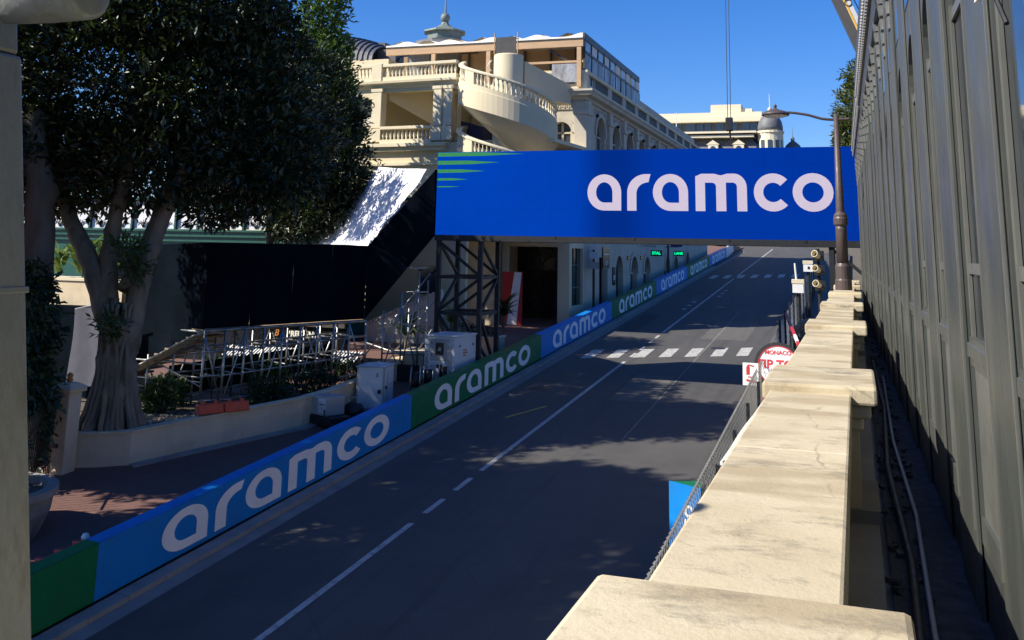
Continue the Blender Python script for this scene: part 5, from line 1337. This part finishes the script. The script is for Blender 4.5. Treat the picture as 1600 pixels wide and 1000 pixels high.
MB().box((-16.58,35.38,2.15),(-15.9,35.89,2.9)).build('dark_opening', M['black'], cn)
# red and white banner in the hotel entrance
bn = thing('red_white_banner', 'red banner with a broad white diagonal leaning in the dark entrance', 'banner', (-17.4,51.2,rz(51)))
MB().box((-18.05,51.3,3.35),(-16.9,51.34,6.1)).build('cloth', M['red'], bn)
MB().hexa([(-17.75,51.29,3.36),(-17.2,51.29,3.36),(-17.2,51.299,3.36),(-17.75,51.299,3.36),(-17.35,51.29,6.09),(-16.95,51.29,6.09),(-16.95,51.299,6.09),(-17.35,51.299,6.09)]).build('white_stripe', M['white_vinyl'], bn)

# ------------------------------------------------------------------ technical equipment behind the barrier
cb = thing('equipment_cabinet', 'white metal equipment cabinet with two louvred vents and letter E', 'cabinet', (-15.2,31.1,rz(31)+.12))
CT = Matrix.Translation((-15.35,31.1,rz(31)+.12)) @ Matrix.Rotation(math.radians(9),4,'Z') @ Matrix.Diagonal((1.2,1.1,1.04,1))
def cbx(lo, hi, m, nm, par=None, bev=0): return MB(CT).box(lo, hi).build(nm, M[m], par or cb, bevel=bev)
bd = cbx((-.38,-.5,.06),(.38,.5,1.28),'white_box','body',bev=.012)
cbx((-.42,-.54,1.28),(.42,.54,1.31),'grey_box','roof'); mb = MB(CT); mb.hexa([(-.42,-.54,1.311),(.42,-.54,1.311),(.42,.54,1.311),(-.42,.54,1.311),(-.1,-.15,1.38),(.1,-.15,1.38),(.1,.15,1.38),(-.1,.15,1.38)]); mb.build('roof', M['white_box'], cb)
cbx((-.37,-.49,0),(.37,.49,.059),'grey_box','base')
for x, y in ((-.385,-.505),(.345,-.505),(.345,.465)): cbx((x,y,.05),(x+.04,y+.04,1.285),'grey_box','corner_post')
dr_ = cbx((.383,-.43,.12),(.40,.43,1.22),'white_box','door',bev=.006)
for z0 in (.2, .76):
    vt = cbx((.402,-.2,z0),(.406,.26,z0+.38),'grey_box','vent',dr_)
    for k in range(9):
        MB(CT).hexa([(.406,-.18,z0+.02+.04*k),(.428,-.18,z0+.012+.04*k),(.428,.24,z0+.012+.04*k),(.406,.24,z0+.02+.04*k),(.406,-.18,z0+.038+.04*k),(.428,-.18,z0+.02+.04*k),(.428,.24,z0+.02+.04*k),(.406,.24,z0+.038+.04*k)]).build('louvre', M['blue'] if False else M['white_box'], vt)
cbx((.40,-.38,.62),(.43,-.28,.72),'black','door_latch'); cbx((.22,-.53,.5),(.32,-.502,.62),'black','side_latch')
for z in (.2,.95): cbx((-.41,-.47,z),(-.382,-.40,z+.05),'black','hinge')
text('E', .16, M['black'], cb, CT @ frame((.2,-.508,1.05),(1,0,0),(0,0,1)), 'letter_mark')

gs = thing('generator_set', 'white generator cabinet with control panel standing under the gantry tower', 'generator', (-14.4,35.3,rz(35)+.12))
GT = Matrix.Translation((-14.35,35.2,rz(35)+.12)) @ Matrix.Rotation(math.radians(-6),4,'Z')
def gbx(lo, hi, m, nm, par=None, bev=0): return MB(GT).box(lo, hi).build(nm, M[m], par or gs, bevel=bev)
gbx((-.62,-.85,.12),(.62,.85,1.82),'white_box','body',bev=.02); gbx((-.66,-.88,1.82),(.66,.88,1.87),'white_box','roof',bev=.01); gbx((-.6,-.82,0),(.6,.82,.119),'black','skid')
cp = gbx((-.38,-.868,.98),(.42,-.851,1.74),'grey_box','control_door',bev=.005)
gbx((-.14,-.888,1.18),(.18,-.87,1.6),'black','display_frame',cp); gbx((-.09,-.894,1.24),(.13,-.889,1.54),'glass_dark','display',cp); gbx((-.04,-.898,1.32),(.08,-.895,1.44),'grey_box','gauge',cp)
gbx((-.38,-.868,.2),(.42,-.851,.94),'white_box','lower_door',bev=.005); gbx((-.1,-.88,.72),(.14,-.869,.84),'black','socket')
MB(GT).lathe([(.09,-.02),(.09,.02)],(0,0,0),12)
gbx((-.3,-.885,.55),(-.18,-.869,.68),'red','emergency_stop')
for z in (.35,.75,1.15,1.55): gbx((-.33,-.873,z),(-.29,-.869,z+.05),'black','hinge')
for y in (-.5,.55):
    for z in (.55,1.45): gbx((.622,y,z),(.64,y+.07,z+.08),'black','handle')
text('ENERGY', .17, M['green_paint'], gs, GT @ frame((-.5,-.858,1.0),(0,0,1),(-1,0,0)))
for k, w in enumerate((.28,.34,.22)): gbx((.622,-.2+.02*k,1.3-.09*k),(.627,-.2+w,1.35-.09*k),'orange','red_mark')
gbx((.46,-.856,.9),(.52,-.8515,1.55),'grey_box','type_strip')

def reel(x, y, z, r, label, ang=.35):
    t = thing('cable_reel', label, 'cable reel', (x,y,z-r), 'cable reels behind the green panel')
    Mx = Matrix.Translation((x,y,z)) @ Matrix.Rotation(ang,4,'Z') @ Matrix.Rotation(math.pi/2,4,'Y')
    for s_, nm in ((-.16,'flange'),(.16,'flange')):
        for rad in (r, r*.72, r*.38):
            mb = MB(Mx); pts = [(rad*math.cos(k*math.pi/12),rad*math.sin(k*math.pi/12),s_) for k in range(25)]; mb.tube(pts,.02,6,cap=False); mb.build(nm, M['steel'], t, smooth=True)
        for k in range(6):
            a = k*math.pi/3; MB(Mx).tube([(0,0,s_),(r*math.cos(a),r*math.sin(a),s_)],.012,5).build('spoke', M['steel'], t)
    MB(Mx).lathe([(r*.3,-.14),(r*.62,-.13),(r*.64,0),(r*.62,.13),(r*.3,.14)],(0,0,0),20).build('wound_cable', M['black'], t, smooth=True)
for k, (x, y, z, r, lab) in enumerate(((-14.75,33.05,2.75,.42,'nearest black cable reel behind the green panel'),(-14.5,33.6,2.8,.42,'second black cable reel from the cabinet'),(-14.2,34.25,2.85,.42,'cable reel wound with grey cable nearest the generator'))):
    reel(x, y, z, r, lab)
bx_ = thing('battery_case', 'grey equipment case sitting in a black tray beside the garden wall', 'equipment case', (-15.6,28.3,rz(28)+.12))
XT = Matrix.Translation((-15.62,28.5,rz(28.4)+.12)) @ Matrix.Rotation(math.radians(-24),4,'Z')
def bbx(lo, hi, m, nm, par=None, bev=0): return MB(XT).box(lo, hi).build(nm, M[m], par or bx_, bevel=bev)
bbx((-.62,-.42,0),(.62,.42,.3),'black','tray',bev=.05); bbx((-.62,-.40,.3),(-.5,.40,.82),'black','tray_end',bev=.04)
bbx((-.48,-.36,.3),(.34,.36,.86),'grey_box','case',bev=.03); fp_ = bbx((-.05,-.372,.36),(.32,-.3605,.80),'white_box','front_plate',bev=.01)
bbx((.02,-.379,.62),(.28,-.3725,.65),'black','slot',fp_); bbx((.12,-.378,.5),(.18,-.3725,.55),'grey_box','badge',fp_)
MB(XT).tube([(.3,-.4,.5),(.5,-.5,.3),(.8,-.45,.12),(1.1,-.2,.06)], .022, 6).build('lead', M['black'], bx_)
bg_ = thing('tool_bag', 'black tool bag with handle between the grey case and the white cabinet', 'bag', (-15.35,29.5,rz(29.4)+.12))
BT = Matrix.Translation((-15.3,29.55,rz(29.5)+.12))
MB(BT).lathe([(.12,0),(.3,.04),(.34,.2),(.3,.38),(.16,.46),(.02,.48)],(0,0,0),14).build('body', M['black'], bg_, smooth=True)
MB(BT).tube([(-.18,-.05,.42),(-.14,-.05,.62),(.14,-.05,.62),(.18,-.05,.42)],.022,6).build('handle', M['grey_box'], bg_)
cl = thing('loose_cable', 'black cables snaking over the pavement in front of the cabinet', 'cable', (-14.6,29.2,rz(29)+.12))
for k in range(4):
    rg = random.Random(70+k); pts = [(-15.0+.25*j+rg.uniform(-.2,.2), 28.4+.55*j+rg.uniform(-.2,.2)+.2*k, rz(28.4+.55*j)+.15) for j in range(5)]
    limb(MB(), pts, .02, .02, 6, k, 0, 6).build('strand', M['black'], cl, smooth=True)

# ------------------------------------------------------------------ street lamp on the parapet
lp = thing('street_lamp', 'dark brown street lamp with curved arm and flat head standing on the parapet', 'street lamp', (-.3,25.1,6.5))
MB().lathe([(.19,6.5),(.19,6.72),(.175,6.76),(.175,7.05),(.15,7.12)],(-.3,25.1,0),18).build('base', M['lamp_brown'], lp, smooth=False)
MB().lathe([(.135,7.10),(.13,7.9),(.125,8.0)],(-.3,25.1,0),18).build('lower_pole', M['lamp_brown'], lp, smooth=True)
MB().lathe([(.125,7.98),(.165,8.02),(.17,8.16),(.155,8.2),(.155,8.24),(.10,8.32)],(-.3,25.1,0),18).build('collar', M['lamp_brown'], lp, smooth=False)
MB().lathe([(.10,8.3),(.055,10.68),(.0,10.69)],(-.3,25.1,0),16,cap=False).build('pole', M['lamp_brown'], lp, smooth=True)
limb(MB(), [(.02,25.1,10.55),(-.3,25.1,10.54),(-.6,25.08,10.56),(-.95,25.05,10.66),(-1.3,25.02,10.72),(-1.5,25,10.73)], .035, .03, 8, 1, 0, 6).build('arm', M['lamp_brown'], lp, smooth=True)
hd_ = MB().lathe([(.02,.17),(.05,.13),(.10,.105),(.24,.06),(.33,0),(.34,-.03),(.31,-.05)],(-1.72,25.0,10.70),22).build('lamp_head', M['lamp_brown'], lp, smooth=True)
MB().lathe([(.29,-.052),(.22,-.08),(.01,-.09)],(-1.72,25.0,10.70),18,cap=False).build('lens', M['white_box'], hd_, smooth=True)
MB().lathe([(.035,.16),(.045,.20),(.02,.24)],(-1.72,25.0,10.70),8).build('sensor', M['lamp_brown'], hd_)

# ------------------------------------------------------------------ catch fence and low barrier on the right pavement
cf = thing('catch_fence', 'wire mesh catch fence on dark posts along the right side of the street', 'fence', (-2.75,40,rz(40)))
FX = -2.84; FH = 2.12
mesh = MB()
y = 6.0; stp = .21
while y < 72:
    for s_ in (-1, 1):
        y2 = y + s_*1.35
        p = Vector((FX, y, rz(y)+.62)); q = Vector((FX, y2, rz(y2)+FH))
        mesh.tube([p, q], .0065, 3, cap=False)
    if y < 45: mesh.tube([(FX,y,rz(y)+FH),(FX+.02,y+.03,rz(y)+FH+.07),(FX-.015,y+.05,rz(y)+FH+.03)], .012, 3, cap=False)
    y += stp if y < 34 else .34
mesh.build('wire_mesh', M['bright_wire'], cf, kind='stuff')
for y in np.arange(6, 74, 3.0):
    MB().box((FX+.02,y-.04,rz(y)+.03),(FX+.10,y+.04,rz(y)+(FH+.35 if y > 36 else FH-.25))).build('post', M['truss'], cf)
for h in (.64, 1.3, FH-.02): MB().bar((FX,6,rz(6)+h),(FX,72,rz(72)+h),.014).build('line_wire', M['steel'], cf)
rbar = thing('right_barrier', 'low steel crash barrier at the foot of the catch fence', 'barrier', (-3.0,40,rz(40)))
for k in range(9):
    a, b = 4+8*k, 11.97+8*k
    for h in (.3,.62):
        MB().hexa([(-3.06,a,rz(a)+h),(-3.0,a,rz(a)+h),(-3.0,b,rz(b)+h),(-3.06,b,rz(b)+h),(-3.06,a,rz(a)+h+.28),(-3.0,a,rz(a)+h+.28),(-3.0,b,rz(b)+h+.28),(-3.06,b,rz(b)+h+.28)]).build('rail', M['steel'], rbar)
# boxes on the tall posts, with cream caps
for k, (y, z, lab) in enumerate(((49.0,5.55,'nearer white box with cream cap on the fence posts'),(60.0,6.35,'farther white box with cream cap on the fence posts'))):
    t = thing('marshal_box', lab, 'box', (-2.6,y,z), 'boxes on the fence posts')
    MB().box((-2.85,y-.2,z),(-2.35,y+.2,z+.42)).build('box', M['white'], t, bevel=.01)
    MB().box((-2.88,y-.22,z+.425),(-2.32,y+.22,z+.62)).build('cap', M['cream_trim'], t, bevel=.01)
    MB().tube([(-2.6,y,rz(y)+.1),(-2.6,y,z)], .09, 8).build('post', M['truss'], t)
    if k == 0: MB().tube([(-2.68,y,z+.62),(-2.72,y,z+1.35)], .045, 7).build('aerial', M['white'], t)
    else: MB().box((-2.62,y-.21,z+.14),(-2.5,y-.201,z+.3)).build('mark', M['black'], t)

# ------------------------------------------------------------------ round bar sign, extinguisher sign, panel box, awning
ts_ = thing('round_bar_sign', 'round white bar sign with dark red rim and red lettering behind the parapet', 'sign', (-2.1,31.6,rz(31.6)+.14))
TC = Vector((-2.36,31.9,4.0)); nrm = Vector((0.02,-.94,.34)).normalized(); sx = Vector((1,0,0)); sx = (sx - nrm*sx.dot(nrm)).normalized(); sy = nrm.cross(sx)
SM = frame(TC, sx, sy)
def disc(r0_, r1_, z, nm, m, d=.0):
    mb = MB(SM); mb.lathe([(r0_,z-d),(r1_,z-d),(r1_,z),(r0_,z)] if r0_ > 0 else [(.001,z-d),(r1_,z-d),(r1_,z),(.001,z)], (0,0,0), 40, cap=False); return mb.build(nm, M[m], ts_)
disc(.60,.70,.05,'rim','black',.12); disc(.57,.60,.045,'red_ring','red',.02); disc(0,.57,.03,'face','white_box',.06)
text('MONACO', .17, M['red'], ts_, SM @ Matrix.Translation((0,.38,.034)), bold=.006)
text('TIP TOP', .36, M['red'], ts_, SM @ Matrix.Translation((0,.02,.034)), bold=.012)
text('B-A-R', .17, M['red'], ts_, SM @ Matrix.Translation((0,-.37,.034)), bold=.006)
MB().tube([(-2.1,32.2,rz(32)+.14),(-2.1,32.1,3.7)], .045, 8).build('post', M['truss'], ts_)
MB().bar((-2.1,32.1,3.6),(-2.36,31.97,3.9),.05).build('bracket', M['truss'], ts_)
ex = thing('extinguisher_sign', 'small white sign with a red fire extinguisher beside the round bar sign', 'sign', (-3.03,30.3,rz(30)+.14))
EM = frame((-3.02,30.3,3.9), (1,0,0), (0,.15,1))
MB(EM).box((-.22,-.31,-.012),(.22,.31,0)).build('plate', M['white'], ex)
e_ = MB(EM); e_.box((-.12,-.02,.002),(-.02,.20,.005)); e_.box((-.10,.202,.002),(-.04,.24,.005)); e_.bar((-.07,.25,.004),(.10,.22,.004),.035,.004); e_.build('extinguisher_symbol', M['red'], ex)
text('FIRE', .085, M['red'], ex, EM @ Matrix.Translation((0,-.09,.004)))
e_ = MB(EM); e_.bar((-.12,-.16,.004),(.08,-.22,.004),.06,.004); e_.bar((.02,-.15,.004),(.15,-.22,.004),.05,.004); e_.build('arrow', M['red'], ex)
MB().tube([(-3.02,30.32,rz(30)+.14),(-3.02,30.32,3.62)], .03, 7).build('post', M['truss'], ex)
fxx = thing('fire_extinguisher', 'red fire extinguisher on the pavement below its sign', 'extinguisher', (-2.55,30.9,rz(31)+.9))
MB().lathe([(.11,2.9),(.12,3.0),(.12,3.42),(.07,3.52),(.03,3.55),(.03,3.62)],(-2.62,30.7,0),14).build('cylinder', M['red'], fxx, smooth=True)
MB().bar((-2.66,30.7,3.63),(-2.5,30.66,3.68),.04).build('handle', M['black'], fxx)
MB().box((-2.8,30.55,2.07),(-2.4,30.9,2.899)).build('stand', M['truss'], fxx)
pb = thing('panel_box', 'triangular blue and green advertising box standing beyond the parapet', 'advertising box', (-3.1,19.4,rz(19.4)))
z1 = rz(19.2)+1.95; z0 = rz(19.2)+.1
a, b, c = (-3.46,19.36), (-2.84,19.1), (-2.9,19.7)
MB().hexa([(*a,z0),(*b,z0),(b[0]+.01,b[1]+.03,z0),(a[0]+.01,a[1]+.03,z0),(*a,z1),(*b,z1-.03),(b[0]+.01,b[1]+.03,z1-.03),(a[0]+.01,a[1]+.03,z1)]).build('blue_panel', M['blue'], pb)
MB().hexa([(a[0]+.02,a[1]+.05,z0),(b[0],b[1]+.04,z0),(*c,z0),(c[0]-.02,c[1],z0),(a[0]+.02,a[1]+.05,z1-.01),(b[0],b[1]+.04,z1-.04),(*c,z1-.02),(c[0]-.02,c[1],z1-.02)]).build('green_panel', M['green'], pb)
du = Vector((b[0]-a[0],b[1]-a[1],0)); ln = du.length; du.normalize(); nn = Vector((du.y,-du.x,0))
letters(pb, M['white_vinyl'], lambda u, v: tuple(Vector((a[0],a[1],z1-.35)) + du*(ln*.78-.34*v*.62) + nn*.006 + Vector((0,0,-1.35*(1-u)))))
aw = thing('grey_shop_awning', 'grey fabric awning projecting below the parapet', 'awning', (-1.6,22,3))
cl_ = cloth('fabric', [(-2.5,19.4,3.55),(-2.05,27.0,4.1),(-.66,27.0,5.1),(-.66,19.4,4.55)], M['far_grey'], 10, 4, .02, 3, par=aw)
MB().bar((-2.5,19.4,3.52),(-2.05,27.0,4.07),.05).build('front_bar', M['white'], aw)
for y in (19.5, 23.2, 26.9): MB().bar((-2.47+.06*(y-19.5),y,3.52+.072*(y-19.5)),(-.62,y,4.0+.072*(y-19.5)),.035).build('arm', M['white'], aw)
rp = thing('striped_pole', 'red and white striped pole leaning on the fence above the round sign', 'pole', (-2.3,38,rz(38)))
pa_, pb_ = Vector((-2.75,42.0,5.0)), Vector((-1.75,33.0,4.4))
for k in range(6): MB().bar(pa_.lerp(pb_,k/6), pa_.lerp(pb_,(k+.98)/6), .09).build('band', M['red'] if k not in (4,) else M['white'], rp)
MB().tube([(-2.2,37,rz(37)+.1),(-2.2,37,4.7)], .03, 6).build('support', M['truss'], rp)
sgn = thing('track_light_panel', 'stack of three hooded track lights beside the right gantry leg', 'track light', (-1.25,33.8,rz(34)+.14))
MB().tube([(-1.15,33.9,rz(34)+.14),(-1.15,33.9,7.5)], .05, 8).build('post', M['truss'], sgn)
for k, z in enumerate((6.35,6.82,7.27)):
    MB().box((-1.28,33.55,z-.16),(-.96,33.85,z+.16)).build('lamp_housing', M['black'], sgn)
    MB().lathe([(.13,0),(.16,.26)],(0,0,0),14,cap=False)
    hm = MB(Matrix.Translation((-1.14,33.55,z)) @ Matrix.Rotation(math.radians(70),4,'X') @ Matrix.Rotation(math.radians(-25),4,'Y')).lathe([(.09,0),(.11,.24),(.095,.24)],(0,0,0),14,cap=False); hm.build('hood', M['cream_trim'], sgn)
wf = thing('folded_parasol', 'folded dark canopy with white edge on the right pavement', 'parasol', (-1.7,26.5,rz(26)+.14))
limb(MB(), [(-2.4,40.5,4.3),(-2.0,40.2,4.75),(-1.6,40.0,4.8),(-1.3,39.8,4.5)], .12, .1, 8, 2, .1).build('cover', M['concrete'], wf, smooth=True)
MB().tube([(-1.8,40.1,rz(40)+.1),(-1.8,40.1,4.7)], .04, 7).build('post', M['truss'], wf)

# ------------------------------------------------------------------ signs along the far left front
tsn = thing('street_sign_post', 'dark post with small direction plates and black panel by the hotel arches', 'sign post', (-13.9,54.9,rz(55)+.12))
MB().tube([(-13.9,54.9,rz(55)),(-13.9,54.9,8.0)], .07, 8).build('post', M['black'], tsn)
for z, w, m_ in ((7.35,.45,'white_box'),(6.85,.5,'white_box'),(6.3,.55,'grey_box')): MB().box((-14.05-w*.2,54.78,z),(-14.05+w*.9,54.82,z+.38)).build('plate', M[m_], tsn)
MB().box((-13.55,55.4,6.3),(-13.48,57.0,7.5)).build('black_panel', M['black_gloss'], tsn)
mb = MB()
for k in range(3): mb.tube([(-13.475,55.95+.25*k+.13*math.cos(t*math.pi/6),6.62+.11*math.sin(t*math.pi/6)) for t in range(13)], .012, 4)
mb.build('ring_mark', M['white_vinyl'], tsn)
MB().box((-13.477,55.6,7.08),(-13.472,56.8,7.13)).build('text_line', M['white_vinyl'], tsn)
for k, (y, body, lab) in enumerate(((71.0,'STAL','smaller hanging sign with glowing green letters above the blue panels'),(80.5,'LANE','hanging sign with glowing green letters under a dark lamp post sign'))):
    t = thing('electronic_sign', lab, 'electronic sign', (-13.4,y,7.2), 'green electronic signs')
    MB().box((-13.8,y,7.0),(-13.0,y+.12,7.4)).build('case', M['black'], t)
    text(body, .28, M['led_green'], t, frame((-13.4,y-.006,7.2),(1,0,0),(0,0,1)), bold=.01)
    MB().tube([(-14.45,y+.06,7.7),(-13.4,y+.06,7.7),(-13.4,y+.06,7.4)], .04, 6).build('bracket', M['steel'], t)
lpt = thing('street_sign_post', 'far dark lamp post with blue sign near the green letter sign', 'sign post', (-13.7,77.5,rz(77)))
MB().tube([(-13.7,77.5,rz(77)),(-13.7,77.5,9.0)], .08, 8).build('post', M['black'], lpt)
MB().box((-13.5,77.4,7.7),(-12.6,77.46,8.3)).build('plate', mat('blue_sign', (.02,.03,.2), .5), lpt)
for k, y in enumerate((62.3, 66.6, 71)):
    t = thing('wall_plaque', ('first black plaque between the hotel arches','second small black plaque above the hotel arches','third small dark plaque along the hotel front')[k], 'plaque', (-14.45,y,5.6), 'plaques on the hotel front')
    MB().box((-14.495,y-.35,5.2 if k == 0 else 6.75),(-14.44,y+.35,6.3 if k == 0 else 6.98)).build('board', M['black_gloss'], t)
    MB().box((-14.438,y-.22,5.5 if k == 0 else 6.82),(-14.435,y+.22,5.8 if k == 0 else 6.90)).build('print', M['gold'] if k else M['grey_box'], t)

# ------------------------------------------------------------------ crane beyond the pavilion
cr = thing('mobile_crane', 'mobile crane with grey and yellow striped boom rising behind the pavilion', 'crane', (6.5,62,rz(61)))
b0, b1, b2 = Vector((5.6,60,7.2)), Vector((-.3,60,22.2)), Vector((-6.68,60,39.5))
d = (b2-b0).normalized(); sd = Vector((0,1,0)).cross(d)
def boom(p, q, w, off, m_, nm, dy=0, h=None):
    o = sd*off + Vector((0,dy,0)); MB().bar(p+o, q+o, w, h or w, (0,1,0)).build(nm, M[m_], cr)
boom(b0, b0.lerp(b2,.62), .5, -.26, 'crane_dark', 'boom', 0, 1.0); boom(b0, b0.lerp(b2,.62), .38, .20, 'crane_white', 'boom_side', 0, .98); boom(b0, b0.lerp(b2,.62), .10, .08, 'crane_yellow', 'boom_stripe', -.5, .04)
boom(b0.lerp(b2,.6), b2, .45, 0, 'crane_white', 'boom_extension', 0, .6)
text('MONACO', .62, M['black'], cr, frame(b0.lerp(b2,.485)+sd*.2+Vector((0,-.52,0)), -d, -sd if False else sd))
MB().tube([b0+sd*.75, b2+sd*.5], .03, 5).build('luffing_cable', M['black'], cr)
MB().box((4.4,58,rz(60)),(8.8,66,rz(60)+1.3)).build('carrier', M['crane_white'], cr, bevel=.05)
MB().box((4.6,58.6,rz(60)+1.3),(7.6,62.5,rz(60)+3.4)).build('cab', M['crane_white'], cr, bevel=.1)
for x in (4.35, 8.5):
    for y in (59, 61.5, 64.5):
        MB(Matrix.Translation((x+.15,y,rz(60)+.25)) @ Matrix.Rotation(math.pi/2,4,'Y')).lathe([(.3,-.2),(.55,-.18),(.58,0),(.55,.18),(.3,.2)],(0,0,0),16).build('wheel', M['black'], cr)
for dx in (-.09, .09): MB().tube([(b2.x+dx,60,b2.z),(b2.x+dx-.15,60,15.3)], .022, 5).build('hoist_rope', M['black'], cr)
hb = MB().box((b2.x-.36,59.8,14.5),(b2.x+.06,60.2,15.3)).build('hook_block', M['black'], cr, bevel=.04)
limb(MB(), [(b2.x-.12,60,14.5),(b2.x-.12,60,14.2),(b2.x-.02,60,14.0),(b2.x+.08,60,14.12)], .06, .04, 7, 3, 0).build('hook', M['truss'], hb, smooth=True)

# ------------------------------------------------------------------ galvanised post at the left edge, close to the camera
gp_ = thing('galvanised_post', 'weathered galvanised leaning square post with a stub arm at the left edge', 'post', (-1.12,2.3,.2))
pb0, pb1 = Vector((-1.25,2.33,.17)), Vector((-2.56,2.33,7.86)); dd = (pb1-pb0).normalized()
MB().bar(pb0, pb1, .16, .16, (0,1,0)).build('lower_tube', M['steel_pole'], gp_, bevel=.014)
MB().bar(pb0.lerp(pb1,.905), pb0.lerp(pb1,.9075), .168, .168, (0,1,0)).build('weld_seam', M['steel_pole'], gp_, bevel=.003)
MB().bar(pb1+dd*.002, pb1+dd*.3, .146, .146, (0,1,0)).build('upper_tube', M['steel_pole'], gp_, bevel=.014)
MB().tube([(-2.46,2.31,8.055),(-2.3,2.31,8.045),(-2.15,2.31,8.04),(-2.145,2.31,8.04)], [.10,.095,.088,.07], 20).build('stub_arm', M['steel_pole'], gp_, smooth=True)
MB().box((-1.4,2.2,.155),(-1.1,2.46,.169)).build('foot_plate', M['steel_pole'], gp_)
